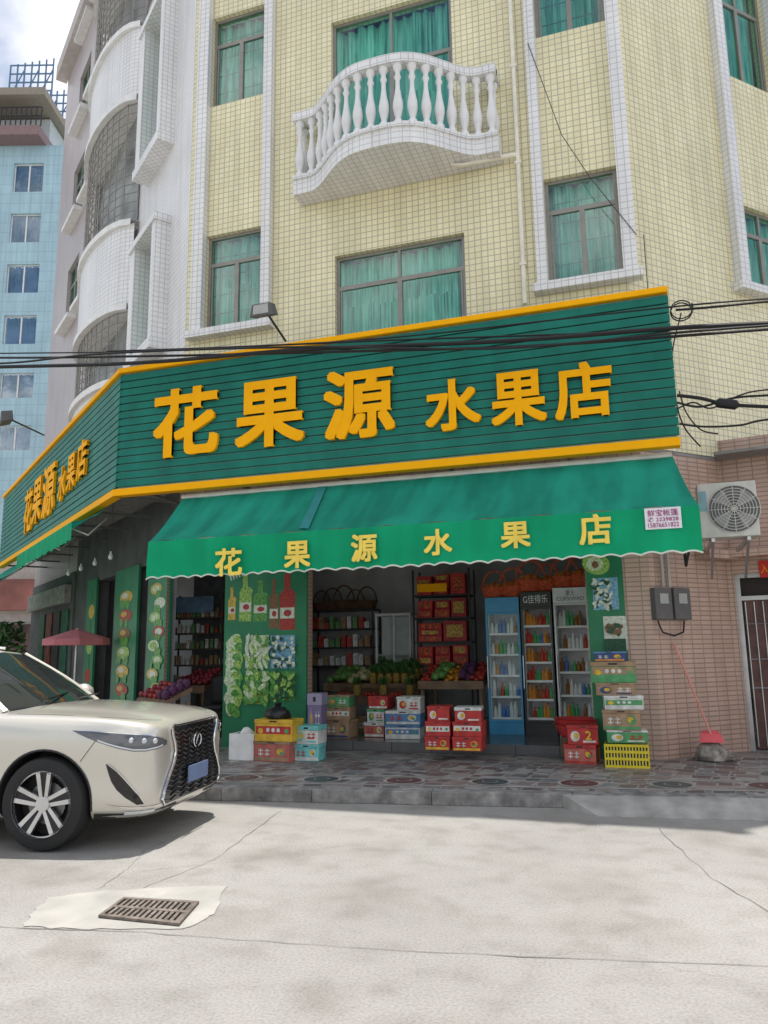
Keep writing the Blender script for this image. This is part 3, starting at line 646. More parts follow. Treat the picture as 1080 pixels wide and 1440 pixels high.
a,b=BF.px(-200,900,12)[0],BF.px(125,900,12)[0]; g=MB(); g.box(BF,a,b,5,12,0,5.2); g.build('wall',mat('pale_wall',(.45,.42,.39),.8),FB)
g=MB(); g.box(BF,a,b,12.003,12.1,0,2.7); g.build('shop_front',mat('shop_red',(.10,.06,.055),.6,var=.9,vs=1.5),FB)
g=MB(); g.box(BF,a,b,12.003,12.4,3.2,4.3); g.build('fascia',mat('fascia_red',(.30,.12,.10),.6,var=.4,vs=.8),FB)
# right neighbour: pink wall
PW=empty('side_wall','pink tiled ground floor wall with ledge beside the fruit shop','wall',(1,1,0))
G=Fr(.12,.02,1,1); gl=U(1037,950,G)
g=MB(); g.box(G,-.0,gl,-.3,0,PZ-.1,4.3); g.build('wall',PT,PW)
e=G.p(gl,0); H=Fr(e.x,e.y,math.cos(rad(-12)),math.sin(rad(-12)))
d0,d1=U(1046,950,H,-.1),U(1046,950,H,-.1)+1.1; dz=Z(1060,805,H)
g=MB(); wall(g,H,0,5,0,4.6,[(d0,d1,0,dz)],th=.35); g.build('wall',PT,PW)
zl_=Z(1070,782,H,.2)
g=MB(); g.box(H,-.15,5,.003,.35,zl_,zl_+.12); g.build('ledge',PT,PW)
g=MB(); g.box(G,.9,gl,.003,.25,zl_-.02,zl_+.10);g.build('ledge',PT,PW)
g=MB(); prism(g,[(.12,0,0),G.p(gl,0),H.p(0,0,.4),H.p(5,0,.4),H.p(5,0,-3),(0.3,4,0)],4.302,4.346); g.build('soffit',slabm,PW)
ztr=Z(1060,840,H)
for bx_ in ((d0,d0+.06,PZ,dz),(d1-.06,d1,PZ,dz),(d0+.06,d1-.06,dz-.06,dz),(d0+.06,d1-.06,ztr-.03,ztr+.03)):
    g=MB(); g.box(H,bx_[0],bx_[1],-.22,-.14,bx_[2],bx_[3]); g.build('door_frame',steel,PW)
zd=ztr-.03
g=MB(); g.box(H,d0,d1,-.30,-.28,ztr,dz); g.build('transom_panel',mat('door_dark',(.04,.03,.03),.6),PW)
g=MB(); g.box(H,d0+.08,d1-.06,-.24,-.2,PZ+.02,zd); dd=g.build('door',mat('door_red',(.13,.06,.05),.4,var=.3),PW)
for k in range(9):
    g=MB(); g.tube([H.p(d0+.1+k*.115,PZ+.05,-.185),H.p(d0+.1+k*.115,zd-.02,-.185)],.009,5); g.build('security_bar',steel,dd)
for z in (1.0,1.4,1.9): g=MB(); g.tube([H.p(d0+.08,z,-.185),H.p(d1-.06,z,-.185)],.01,5); g.build('security_bar',steel,dd)
g=MB(); a=H.px(1075,800,.02); g.box(H,a[0]-.07,a[0]+.07,.003,.02,a[1]-.12,a[1]+.12); c=g.build('door_charm',mat('charm_red',(.55,.03,.02),.5),PW); 
text('入',H,a[0]-.05,a[0]+.05,a[1]-.06,a[1]+.06,.021,.004,signy,c,'charm_print')
# AC
an=.70; a=F.px(986,757,an); b=F.px(1062,675,an)
AC=empty('air_conditioner','white outdoor air conditioner unit with round fan above the pink wall','air conditioner',F.p((a[0]+b[0])/2,a[1],an-.2))
acm=mat('ac_white',(.60,.59,.54),.4,var=.1,dirt=.2); g=MB(); g.box(F,a[0],b[0],an-.34,an,a[1],b[1]); body=g.build('casing',acm,AC,bevel=.012)
cu1=a[0]+(b[0]-a[0])*.60; cz=(a[1]+b[1])/2; rr=(b[1]-a[1])*.43
g=MB(); pr=[F.p(cu1+rr*math.cos(k/24*2*math.pi),cz+rr*math.sin(k/24*2*math.pi),an+.004) for k in range(24)]; g.poly(pr); g.build('fan_opening',mat('fan_dark',(.14,.14,.14),.6),AC)
g=MB()
for q_ in range(1,9):
    r_=rr*q_/8; g.tube([F.p(cu1+r_*math.cos(k/24*2*math.pi),cz+r_*math.sin(k/24*2*math.pi),an+.02) for k in range(25)],.005,4)
for k in range(12): g.tube([F.p(cu1,cz,an+.02),F.p(cu1+rr*math.cos(k/12*2*math.pi),cz+rr*math.sin(k/12*2*math.pi),an+.02)],.005,4)
g.build('fan_grille',acm,AC)
for k in range(4):
    aa=k*math.pi/2+.4; g=MB(); g.poly([F.p(cu1+.04*math.cos(aa),cz+.04*math.sin(aa),an+.01),F.p(cu1+rr*.9*math.cos(aa),cz+rr*.9*math.sin(aa),an+.008),F.p(cu1+rr*.9*math.cos(aa+.8),cz+rr*.9*math.sin(aa+.8),an+.014)])
    g.build('fan_blade',mat('blade',(.35,.35,.35),.5),AC)
g=MB(); g.box(F,a[0]+.02,a[0]+.1,an+.002,an+.008,b[1]-.35,b[1]-.1); g.build('side_badge',mat('badge',(.2,.35,.4),.5),AC)
for u in (a[0]+.12,b[0]-.15):
    g=MB(); g.box(F,u,u+.04,-.6,an-.02,a[1]-.05,a[1]-.004); g.build('wall_bracket',steel,AC)
    g=MB(); g.bar(F.p(u+.02,a[1]-.45,.0),F.p(u+.02,a[1]-.05,an-.1),.03,.03); g.build('bracket_strut',steel,AC)
g=MB(); g.tube([F.p(a[0],a[1]+.15,an-.2),F.p(a[0]-.1,a[1]+.05,an-.3),F.p(a[0]-.18,a[1]-.3,.3),F.p(a[0]-.2,a[1]+.6,.1)],.02,6); g.build('refrigerant_hose',blackp,AC,smooth=True)
def Ms(x0,x1,yt,yb,label):
    a=G.px(x0,yb,.1); b=G.px(x1,yt,.1); E=empty('electric_meter',label,'meter',G.p((a[0]+b[0])/2,a[1],0),group='grey electric meter boxes')
    g=MB(); g.box(G,a[0],b[0],.003,.10,a[1],b[1]); g.build('meter_case',mat('meter_grey',(.13,.125,.125),.5),E,bevel=.01)
    w=b[0]-a[0]; h=b[1]-a[1]; g=MB(); g.box(G,a[0]+w*.25,b[0]-w*.25,.101,.11,a[1]+h*.5,a[1]+h*.82); g.build('meter_window',mat('meter_win',(.4,.42,.4),.2),E)
Ms(924,944,827,871,'grey electric meter box on the pink wall nearest the shop')
Ms(951,970,827,871,'grey electric meter box on the pink wall farther from the shop')
PI_=empty('conduit_pipe','pair of grey conduit pipes running up from the meter boxes','pipe',G.p(G.px(938,825,.06)[0],2,0))
for x in (933,942):
    a=G.px(x,825,.06); b=G.px(x,768,.06); g=MB(); g.tube([G.p(a[0],a[1],.06),G.p(a[0],b[1]+.5,.06)],.022,7); g.build('pipe_run',mat('galv',(.5,.48,.45),.45,.4),PI_,smooth=True)
a=G.px(925,873,.06); b=G.px(962,873,.06); g=MB(); g.tube([G.p(a[0],a[1],.06),G.p(a[0]+.05,a[1]-.15,.08),G.p((a[0]+b[0])/2,a[1]-.2,.09),G.p(b[0]-.05,a[1]-.15,.08),G.p(b[0],a[1],.06)],.012,6); g.build('cable_loop',cab,PI_,smooth=True)
nb_=.18; bu=G.px(980,1030,nb_)[0]
c=G.p(bu,PZ,nb_+.22)
pk_=mat('pan_pink',(.78,.12,.14),.4)
E=empty('dustpan','long handled pink dustpan resting on a grey sack by the pink tiled wall','dustpan',c+Vector((0,0,.24)))
a=G.px(948,905,.04); bd=G.p(a[0],a[1],.04)
g=MB(); g.tube([c+Vector((0,0,.33)),bd],.015,6); g.build('dustpan_handle',mat('stick',(.72,.30,.24),.5),E)
g=MB(); g.hexa([c+Vector(v)+Vector((0,0,-.03)) for v in ((-.15,-.13,.265),(.15,-.13,.265),(.12,.10,.265),(-.12,.10,.265),(-.13,-.02,.36),(.13,-.02,.36),(.09,.09,.40),(-.09,.09,.40))]); g.build('pan',pk_,E,bevel=.01)
g=MB(); rows=[]
for j in range(8):
    z=[0,.02,.07,.12,.17,.205,.226,.23][j]; r0=[.16,.19,.19,.165,.13,.10,.06,.01][j]
    rows.append([c+Vector((1.15*r0*(1+.2*math.sin(3*a/24*6.283+j)+.12*math.sin(7*a/24*6.283+j*2))*math.cos(a/24*6.283),r0*(1+.18*math.sin(4*a/24*6.283+j))*math.sin(a/24*6.283),z)) for a in range(25)])
g.grid(rows); g.build('cloth_sack',mat('sack',(.30,.27,.24),.9,var=.5,vs=14,bump=.8),smooth=True,label='small crumpled grey sack on the pavement below the dustpan',cat='sack')
# ---------------------------------------------------------------- posters / pillars
def lean(x,y): return x+(x-459)*(y-900)/5107.0
def quadpx(mb,fr,x0,x1,yt,yb,n,m=0):
    a=fr.px(x0,yb,n); b=fr.px(x1,yt,n); mb.poly([fr.p(a[0],a[1],n),fr.p(b[0],a[1],n),fr.p(b[0],b[1],n),fr.p(a[0],b[1],n)],m)
def ell(mb,fr,cx,cy,rx,ry,n,m=0,seg=18,rot=0):
    cx=lean(cx,cy)
    a=fr.px(cx,cy,n); s=abs(fr.px(cx+rx,cy,n)[0]-a[0]); h=abs(fr.px(cx,cy+ry,n)[1]-a[1]); c_,s_=math.cos(rot),math.sin(rot)
    P=[]
    for k in range(seg):
        x=s*math.cos(k/seg*2*math.pi); z=h*math.sin(k/seg*2*math.pi); P.append(fr.p(a[0]+x*c_-z*s_,a[1]+x*s_+z*c_,n))
    mb.poly(P,m)
pcol=[mat('print_'+n_,c_,.4,var=v_,vs=30) for n_,c_,v_ in (('leaf',(.10,.30,.06),.7),('pale',(.52,.62,.40),.45),('skyblue',(.18,.38,.52),.5),('cream',(.60,.64,.54),.3),('gold',(.55,.38,.06),.4),('red',(.38,.035,.025),.4),('deep',(.015,.08,.04),.4),('lime',(.28,.46,.10),.6),('brown',(.20,.10,.04),.4))]
def poster(fr,x0,x1,yt,n,label,zb,items,edge=.03):
    a=fr.px(x0,900,n); b=fr.px(x1,900,n)
    E=empty('poster_panel',label,'poster',fr.p((a[0]+b[0])/2,zb,n-edge))
    g=MB(); g.box(fr,a[0],b[0],.004,n,zb,3.25); g.build('panel_board',gp,E)
    g=MB(); k=0
    for it in items:
        k+=1; nn=n+.002+.0004*k
        if it[0]=='q': quadpx(g,fr,*it[1:5],nn,it[5])
        elif it[0]=='e': ell(g,fr,*it[1:5],nn,it[5],rot=it[6] if len(it)>6 else 0)
        elif it[0]=='b':
            _,x,yt_,yb_,w,m_=it; quadpx(g,fr,x-w/2,x+w/2,yt_+(yb_-yt_)*.38,yb_,nn,m_); quadpx(g,fr,x-w/5,x+w/5,yt_,yt_+(yb_-yt_)*.4,nn+.0001,m_); ell(g,fr,x,yt_+(yb_-yt_)*.38,w/2,(yb_-yt_)*.1,nn+.0002,m_); quadpx(g,fr,x-w/2.2,x+w/2.2,yt_+(yb_-yt_)*.6,yt_+(yb_-yt_)*.8,nn+.0003,3); ell(g,fr,x,yt_+(yb_-yt_)*.7,w/4,(yb_-yt_)*.06,nn+.0004,5)
    g.build('printed_picture',pcol,E); return E
its=[('b',345,806,874,18,7),('b',366,816,874,20,0),('b',385,814,884,13,8),('b',404,806,886,22,5),('b',326,826,872,11,4),('q',345,378,893,940,1),('q',380,415,893,940,2),('q',345,378,944,990,7),('q',380,415,944,985,0)]
its+=[('e',327+5*(j%2)+random.uniform(-2,2),902+j*4.2,7,13,[1,7,1,0][j%4],.8*(j%3-1)) for j in range(24)]
its+=[('e',347+random.random()*29,896+random.random()*42,2.2,8,[0,7,3,1][j%4],random.uniform(-1,1)) for j in range(44)]
its+=[('e',382+random.random()*31,896+random.random()*42,2.6,2.6,[3,3,2,6][j%4]) for j in range(70)]
its+=[('e',347+random.random()*29,947+random.random()*40,3,8,[1,7,0,0][j%4],random.uniform(-1.5,1.5)) for j in range(44)]
its+=[('e',383+random.random()*30,947+random.random()*35,2.6,6,[6,7,0][j%3],random.uniform(-1.5,1.5)) for j in range(46)]
its+=[('e',322+j*4,812-j*1.5,1.0,5,3,.3) for j in range(5)]
poster(F,315,431,790,.05,'wide green pillar poster printed with bottles, cabbages and blueberries',PZ,its)
its=[('q',835,868,812,858,2),('q',851,880,866,915,3),('e',846,793,20,15,7,-.3),('e',844,793,12,10,1),('e',845,794,5,5,8)]+[('e',838+random.random()*27,816+random.random()*40,2.0,4,[3,6,3][j%3],random.random()*3) for j in range(50)]+[('e',853+random.random()*24,878+random.random()*14,4,3,[6,8][j%2],random.random()*3) for j in range(18)]+[('q',851,880,898,917,6)]
poster(F,829,882,782,.05,'narrow green pillar poster printed with avocado and palm trees at right',PZ,its)
its=[]
for j in range(9):
    y=828+j*20; cc_=[4,1,7,5,1,0,4,7,1][j]; its+=[('e',219+(3 if j%2 else -3),y,8,8,cc_),('e',219+(3 if j%2 else -3),y,5,5,[1,3,1,3,7,1,3,0,4][j])]
    its+=[('e',213+random.random()*12,y+8,2,5,0,random.random()*3) for _ in range(4)]
poster(L,206,236,790,.05,'green corner pillar poster printed with a column of cut fruit',PZ,its)
its=[]
for j in range(6): its+=[('e',174,840+j*26,9,9,[4,5,8,7][j%4]),('e',172,838+j*26,4,4,[3,4,4,1][j%4])]+[('e',166+random.random()*14,850+j*26,2,6,0,random.random()*3) for _ in range(5)]
poster(L,159,191,795,.05,'dark green side street pillar poster with round fruit pictures',PZ,its)
its=[('q',121,131,825,990,6),('e',126,860,4,10,4),('e',126,910,4,10,7),('e',126,950,4,10,5)]
poster(L,119,132,795,.05,'narrow green side street pillar strip at far left of the shop',PZ,its)
# ---------------------------------------------------------------- fridges
def fnp(x,y,z): return -gpx(x,y,z).y
NFr=-1.3
botm=[mat('bottle_'+n_,c_,.25,var=.2) for n_,c_ in (('red',(.5,.05,.03)),('white',(.75,.75,.73)),('green',(.08,.35,.12)),('blue',(.08,.2,.5)),('orange',(.65,.26,.04)),('tea',(.3,.12,.03)))]
def mkbottle(m,lab,r=.032,h=.2):
    g=MB(); g.lathe((0,0,0),[(r*.9,0),(r,.01),(r,h*.62),(r*.45,h*.82),(r*.42,h*.9),(r*.5,h*.9),(r*.5,h)],8); o=g.build('drink_bottle',m,local=True,smooth=True,label=lab,cat='bottle'); return o
BOT=[]
NM=['red','white','green','blue','orange','brown']
frw=mat('fridge_inner',(.82,.84,.85),.5)
def fridge(x0,x1,yt,yb,label,bm,hm,fm,nsh,cans,which,pane):
    a=F.px(x0,(yt+yb)/2,NFr)[0]; b=F.px(x1,(yt+yb)/2,NFr)[0]; zt_=F.px((x0+x1)/2,yt,NFr)[1]; z0=FZ+.005
    E=empty('drinks_fridge',label,'fridge',F.p((a+b)/2,z0,NFr-.3),group='upright drinks fridges at the right of the shop')
    n1,n0=NFr,NFr-.62; t=.03; hz=zt_-.24; zb=z0+.2
    g=MB(); g.box(F,a,a+t,n0,n1-.05,z0,zt_); g.box(F,b-t,b,n0,n1-.05,z0,zt_); g.box(F,a+t,b-t,n0,n0+.04,z0,zt_); g.box(F,a+t,b-t,n0+.04,n1-.05,z0,zb); g.box(F,a+t,b-t,n0+.04,n1-.05,hz,zt_); g.build('cabinet',bm,E)
    g=MB(); g.box(F,a+t+.002,b-t-.002,n0+.042,n0+.05,zb+.002,hz-.002); g.box(F,a+t+.002,a+t+.01,n0+.05,n1-.06,zb+.002,hz-.002); g.box(F,b-t-.01,b-t-.002,n0+.05,n1-.06,zb+.002,hz-.002); g.build('inner_lining',frw,E)
    g=MB(); g.box(F,a,b,n1-.048,n1-.0,hz+.005,zt_); hd=g.build('header_panel',hm,E)
    g=MB(); g.box(F,a,b,n1-.048,n1-.01,z0,zb-.02); 
    for k in range(5): g.box(F,a+.06,b-.06,n1-.009,n1-.004,z0+.03+k*.03,z0+.042+k*.03)
    g.build('base_grille',fm,E)
    g=MB(); g.box(F,a,a+.03,n1-.048,n1-.005,zb-.015,hz); g.box(F,b-.03,b,n1-.048,n1-.005,zb-.015,hz); g.box(F,a+.03,b-.03,n1-.048,n1-.005,zb-.015,zb+.02); g.box(F,a+.03,b-.03,n1-.048,n1-.005,hz-.03,hz); dr=g.build('door',fm,E)
    if pane: g=MB(); g.poly([F.p(a+.03,zb+.02,n1-.025),F.p(b-.03,zb+.02,n1-.025),F.p(b-.03,hz-.03,n1-.025),F.p(a+.03,hz-.03,n1-.025)]); g.build('door_glass',clear,dr)
    g=MB(); g.tube([F.p(a+.015,zb+.5,n1-.01),F.p(a+.015,zb+.5,n1+.03),F.p(a+.015,zb+1.0,n1+.03),F.p(a+.015,zb+1.0,n1-.01)],.012,6); g.build('door_handle',steel,dr)
    for k in range(nsh):
        z=zb+.03+(hz-zb-.05)*k/nsh
        g=MB(); g.box(F,a+t+.011,b-t-.011,n0+.06,n1-.09,z,z+.012)
        g.box(F,a+t+.011,b-t-.011,n1-.089,n1-.083,z-.01,z+.025); g.build('shelf',white,E)
        for j in range(cans):
            if random.random()<.08: continue
            ci=which[(k*2+(j//2))%len(which)] if random.random()<.8 else random.randrange(6); u=a+t+.05+(b-a-2*t-.10)*j/(cans-1)
            BOT.append((ci,F.p(u,z+.0125,n1-.13-random.uniform(0,.03)),'%s drink bottle on a shelf inside the %s'%(NM[ci],label.split(' with')[0]),min(1.25,(hz-zb)/nsh*.8/.2)*random.choice([.7,.9,1])))
    return a,b,zt_,hd,n1
blu=mat('fridge_blue',(.06,.30,.52),.35); blk=mat('fridge_black',(.03,.03,.032),.3); slv=mat('fridge_silver',(.52,.53,.53),.35,.2); hw=mat('header_white',(.78,.79,.78),.35)
f1=fridge(685,733,840,1026,'blue drinks fridge with glass door',blu,blu,blu,5,7,[1,3,1,2],True)
f2=fridge(735,779,832,1028,'black drinks fridge with white lettering',blk,blk,blk,6,7,[0,2,4,5],False)
f3=fridge(782,832,826,1035,'silver drinks fridge with white header',slv,hw,slv,5,7,[1,2,5,1],False)
text('G佳得乐',F,f2[0]+.05,f2[1]-.05,f2[2]-.18,f2[2]-.05,f2[4]+.001,.006,hw,f2[3],'header_lettering',.0)
text('富士',F,f3[0]+.2,f3[1]-.2,f3[2]-.12,f3[2]-.04,f3[4]+.001,.005,mat('print_grey',(.1,.12,.2),.5),f3[3],'header_lettering')
text('CUFSIWAD',F,f3[0]+.06,f3[1]-.06,f3[2]-.2,f3[2]-.14,f3[4]+.001,.005,MATS['print_grey'],f3[3],'header_lettering')
proto={}
for ci,p,lab,sc in BOT:
    if ci not in proto:
        o=mkbottle(botm[ci],lab); proto[ci]=o; o.location=p; o.scale=(1,1,sc)
    else: o=dup(proto[ci],p,lab,sc=(1,1,sc))
    o['group']='bottles on the fridge shelves: '+lab
def mkbasket(name,label,cat,m,fm,loc,s=1,group=None,fruit=True):
    E=empty(name,label,cat,loc,group=group); P=Vector(loc)
    g=MB(); g.lathe(P,[(.12*s,0),(.15*s,.02*s),(.19*s,.14*s),(.2*s,.15*s),(.18*s,.14*s),(.14*s,.03*s)],16,cap=True); g.build('basket_bowl',m,E,smooth=True)
    g=MB(); g.tube([P+Vector((.18*s*math.cos(a/12*math.pi),0,.13*s+.26*s*math.sin(a/12*math.pi))) for a in range(13)],.014*s,6); g.build('basket_handle',m,E,smooth=True)
    if fruit:
        g=MB()
        for k in range(7):
            a=k*.9; c=P+Vector((.09*s*math.cos(a)*(k>0),.09*s*math.sin(a)*(k>0),.16*s+.03*(k==0)))
            g.lathe(c,[(.005,-.05*s),(.04*s,-.03*s),(.052*s,0),(.04*s,.03*s),(.005,.05*s)],10)
        g.build('wrapped_fruit',fm,E,smooth=True)
    return E
rw=mat('red_wicker',(.55,.10,.04),.6,var=.4,vs=30,bump=.5); bw=mat('brown_wicker',(.14,.07,.04),.7,var=.4,vs=30,bump=.5); orf=mat('orange_fruit',(.7,.2,.04),.5,var=.4)
b_zt=[f1,f1,f2,f2,f3,f3]
desc=['leftmost','second','third','fourth','fifth','rightmost']
for k,(x,fz_) in enumerate(zip((696,722,747,770,795,819),b_zt)):
    u=F.px(x,820,NFr-.3)[0]; mkbasket('gift_basket','red wicker gift basket on top of the fridges, %s of six'%desc[k],'basket',rw,orf,F.p(u,fz_[2]+.003,NFr-.25),1.15+.1*(k%3),'red gift baskets on top of the fridges')
redb=mat('gift_red',(.38,.015,.02),.45,var=.35,vs=10); redb2=mat('gift_red_bright',(.52,.035,.03),.45,var=.35,vs=12)
def shelfrack(x0,x1,yt,nsh_y,n,label,m,zb=FZ+.005,dep=.45,fr=F):
    a=fr.px(x0,900,n)[0]; b=fr.px(x1,900,n)[0]; zt_=fr.px((x0+x1)/2,yt,n)[1]
    E=empty('shelf_rack',label,'shelf',fr.p((a+b)/2,zb,n-dep/2))
    for u in (a,b-.03):
        for nn in (n,n-dep): g=MB(); g.box(fr,u,u+.03,nn-.03,nn,zb,zt_); g.build('post',m,E)
    zs_=[]
    for y in nsh_y:
        z=fr.px((x0+x1)/2,y,n)[1]; g=MB(); g.box(fr,a+.032,b-.032,n-dep,n-.001,z-.03,z); g.build('shelf',m,E); zs_.append(z)
    return E,a,b,zs_
SN=-2.4
E,a,b,zz=shelfrack(581,663,800,[836,868,902,935],SN,'dark metal shelf rack holding red gift boxes in the shop centre',dark)
def gbox(u0,u1,n1,n0,z0,z1,m,label,group,m2=None,name='gift_box'):
    E=empty(name,label,'box',F.p((u0+u1)/2,z0,(n0+n1)/2),group=group); E.rotation_euler=(0,0,rad(random.uniform(-4,4)))
    g=MB(); g.box(F,u0,u1,n0,n1,z0,z1); g.build('box_body',m,E,bevel=.006)
    g=MB(); w=u1-u0; h=z1-z0; g.poly([F.p(u0+w*.15,z0+h*.2,n1+.004),F.p(u1-w*.15,z0+h*.2,n1+.004),F.p(u1-w*.15,z0+h*.8,n1+.004),F.p(u0+w*.15,z0+h*.8,n1+.004)]); g.build('printed_label',m2 or signy,E)
ordn=['left','middle','right','far right']
gm2=mat('gift_gold',(.50,.30,.06),.5,var=.6,vs=22)
for k,nc,rn in [(0,3,'top'),(1,3,'second'),(2,2,'third'),(3,3,'lowest')]:
    gap=(zz[k-1]-zz[k]-.04) if k else .42
    for j in range(nc):
        w=(b-a-.12)/nc; u=a+.06+j*w; z=zz[k]+.001; 
        ns_=[1,2,3,2,1][(j*2+k)%5] if k<3 else 2
        for q_ in range(ns_):
            h=min(gap,.42)/ns_*random.uniform(.80,.96)
            gbox(u+.02,u+w-.025,SN-.03-.03*q_,SN-.38,z,z+h,redb if (j+k+q_)%2 else redb2,'red gift box on the %s shelf of the centre rack, %s column, %s'%(rn,ordn[j],['lowest','second','third'][q_]),'red gift boxes on the centre rack',gm2 if (j+k+q_)%3==0 else mat('gift_print',(.46,.09,.03),.5,var=.9,vs=22)); z+=h+.002
E,a,b,zz=shelfrack(434,525,857,[857,884,910,936],-3.7,'dark metal shelf rack of packets against the back wall',dark)
pk=[mat('packet_'+n_,c_,.5,var=.4,vs=15) for n_,c_ in (('white',(.6,.6,.58)),('green',(.13,.28,.10)),('brown',(.32,.2,.10)),('red',(.4,.05,.04)))]
g=MB(); g.box(F,0,.13,0,.16,0,.13); p0=g.build('food_packet',pk[0],local=True,bevel=.006,label='x',cat='packet'); first=True; plist={}
for k in range(1,4):
    for j in range(10):
        i=random.randrange(4); u=a+.06+j*(b-a-.15)/10; lab='%s food packet on the %s shelf of the back wall rack'%(['white','green','brown','red'][i],['','second','third','lowest'][k])
        if i not in plist:
            o=p0 if first else p0.copy()
            if not first: C0.objects.link(o); o.data=p0.data.copy()
            o.data.materials[0]=pk[i]; plist[i]=o; o['label']=lab; first=False
        else: o=dup(plist[i],(0,0,0),lab)
        o.location=F.p(u,zz[k]+.002,-3.93); o.scale=(random.uniform(.7,.95),1,random.uniform(.9,2.0)); o['group']=lab+' group'
for k in range(5):
    u=a+.2+k*(b-a-.4)/4
    mkbasket('wicker_basket','dark brown handled wicker basket on the back wall rack top, %s from left'%['first','second','third','fourth','fifth'][k],'basket',bw,orf,F.p(u,zz[0]+.002,-3.9),1.05+.12*(k%3),'dark wicker baskets on the back rack',fruit=False)
a=F.px(528,905,-3.4)[0]; b=F.px(578,905,-3.4)[0]; zt_=F.px(550,866,-3.4)[1]
E=empty('display_cabinet','white framed glass display cabinet standing against the back wall','cabinet',F.p((a+b)/2,FZ,-3.6))
g=MB()
for u in (a,(a+b)/2,b-.04): g.box(F,u,u+.04,-3.44,-3.4,FZ+.01,zt_)
g.box(F,a,b,-3.8,-3.395,zt_,zt_+.05); g.box(F,a,b,-3.8,-3.395,FZ+.01,FZ+.4); g.box(F,a,b,-3.84,-3.8,FZ+.01,zt_)
for z in (1.1,1.5): g.box(F,a+.04,b-.04,-3.79,-3.45,z,z+.015)
g.build('cabinet_frame',white,E); g=MB(); g.poly([F.p(a,FZ+.4,-3.42),F.p(b,FZ+.4,-3.42),F.p(b,zt_,-3.42),F.p(a,zt_,-3.42)]); g.build('cabinet_glass',clear,E)
g=MB(); a_=F.px(587,833,SN+.2); b_=F.px(628,820,SN+.2); g.box(F,a_[0],b_[0],SN+.2,SN+.21,a_[1],b_[1]); g.build('price_card',signy,label='orange price card hanging above the red gift boxes',cat='card')
def table(x0,x1,y,n,dep,label,m):
    a=F.px(x0,y,n)[0]; b=F.px(x1,y,n)[0]; z=F.px((x0+x1)/2,y,n)[1]
    E=empty('display_table',label,'table',F.p((a+b)/2,FZ+.005,n-dep/2))
    g=MB(); P=F.p; g.hexa([P(a,z-.06,n),P(b,z-.06,n),P(b,z+.14,n-dep),P(a,z+.14,n-dep),P(a,z,n),P(b,z,n),P(b,z+.2,n-dep),P(a,z+.2,n-dep)]); g.build('table_top',m,E)
    g=MB(); g.box(F,a,b,n,n+.02,z-.08,z+.05); g.build('front_lip',m,E)
    for u in (a+.03,b-.08):
        for nn in (n-.08,n-dep): g=MB(); g.box(F,u,u+.05,nn,nn+.05,FZ+.005,z); g.build('table_leg',m,E)
    return a,b,z
wood=mat('wood_board',(.16,.10,.06),.6,var=.3)
def mkf(name,r,m,lab,sq=.9):
    g=MB(); g.lathe((0,0,0),[(.004,0),(r*.6,r*.12*sq),(r*.92,r*.5*sq),(r,r*sq),(r*.9,r*1.5*sq),(r*.5,r*1.85*sq),(.004,r*1.9*sq)],12); return g.build(name,m,local=True,smooth=True,label=lab,cat=name.replace('_',' ').split()[-1],group=lab)
apple=mkf('red_apple',.045,mat('apple',(.32,.03,.02),.35,var=.5,vs=10),'red apple piled on the centre display table'); orange=mkf('orange_fruit',.04,mat('orange_skin',(.52,.20,.02),.45,var=.25),'orange fruit piled on the centre display table'); green=mkf('green_melon',.075,mat('melon',(.10,.22,.05),.4,var=.5,vs=9),'green melon piled on the left display table'); pale_=mkf('pale_melon',.07,mat('pale_melon',(.46,.42,.22),.45,var=.25),'pale yellow melon piled on the left display table')
grape=mkf('purple_grape_bunch',.06,mat('grape',(.10,.03,.09),.4,var=.5,vs=40,bump=.8),'purple grape bunch piled on the centre display table',1.2)
FST={}
def pile(pr,a,b,z,n,dep,nx,ny,lab=None):
    for i in range(nx):
        for j in range(ny):
            u=a+(b-a)*(i+.5)/nx+random.uniform(-.015,.015); t=(j+.5+random.uniform(-.2,.2))/ny; p=F.p(u,z+.2*t+.002+random.uniform(0,.07),n-dep*t)
            if not FST.get(pr.name): pr.location=p; FST[pr.name]=1
            else:
                o=dup(pr,p,rz=random.random()*6,sc=random.uniform(.8,1.15))
                if lab: o['label']=lab; o['group']=lab
a,b,z=table(588,680,962,-1.2,.9,'sloped wooden display table of apples and oranges in the shop centre',wood)
w_=(b-a)/5
pile(apple,a+.02,a+w_,z,-1.22,.8,3,7); pile(green,a+w_,a+2*w_,z,-1.22,.8,2,5,'green melon piled on the centre display table'); pile(orange,a+2*w_,a+3*w_,z,-1.22,.8,3,7); pile(grape,a+3*w_,a+4*w_,z,-1.22,.8,2,5); pile(apple,a+4*w_,b-.02,z,-1.22,.8,3,7)
a,b,z=table(455,585,965,-1.9,.9,'sloped wooden display table of melons and pineapples at shop left',wood)
pile(green,a+.02,a+(b-a)*.25,z,-1.92,.8,3,4); pile(pale_,a+(b-a)*.25,a+(b-a)*.45,z,-1.92,.8,3,4)
pin=empty('pineapple','pineapple with spiky leaf crown on the display table','pineapple',(0,0,0),group='pineapples in the shop centre')
g=MB(); g.lathe((0,0,0),[(.03,0),(.06,.03),(.07,.09),(.065,.14),(.04,.19)],12); g.build('fruit_body',mat('pine_skin',(.34,.22,.05),.6,var=.5,vs=40,bump=.8),pin,local=True,smooth=True)
g=MB()
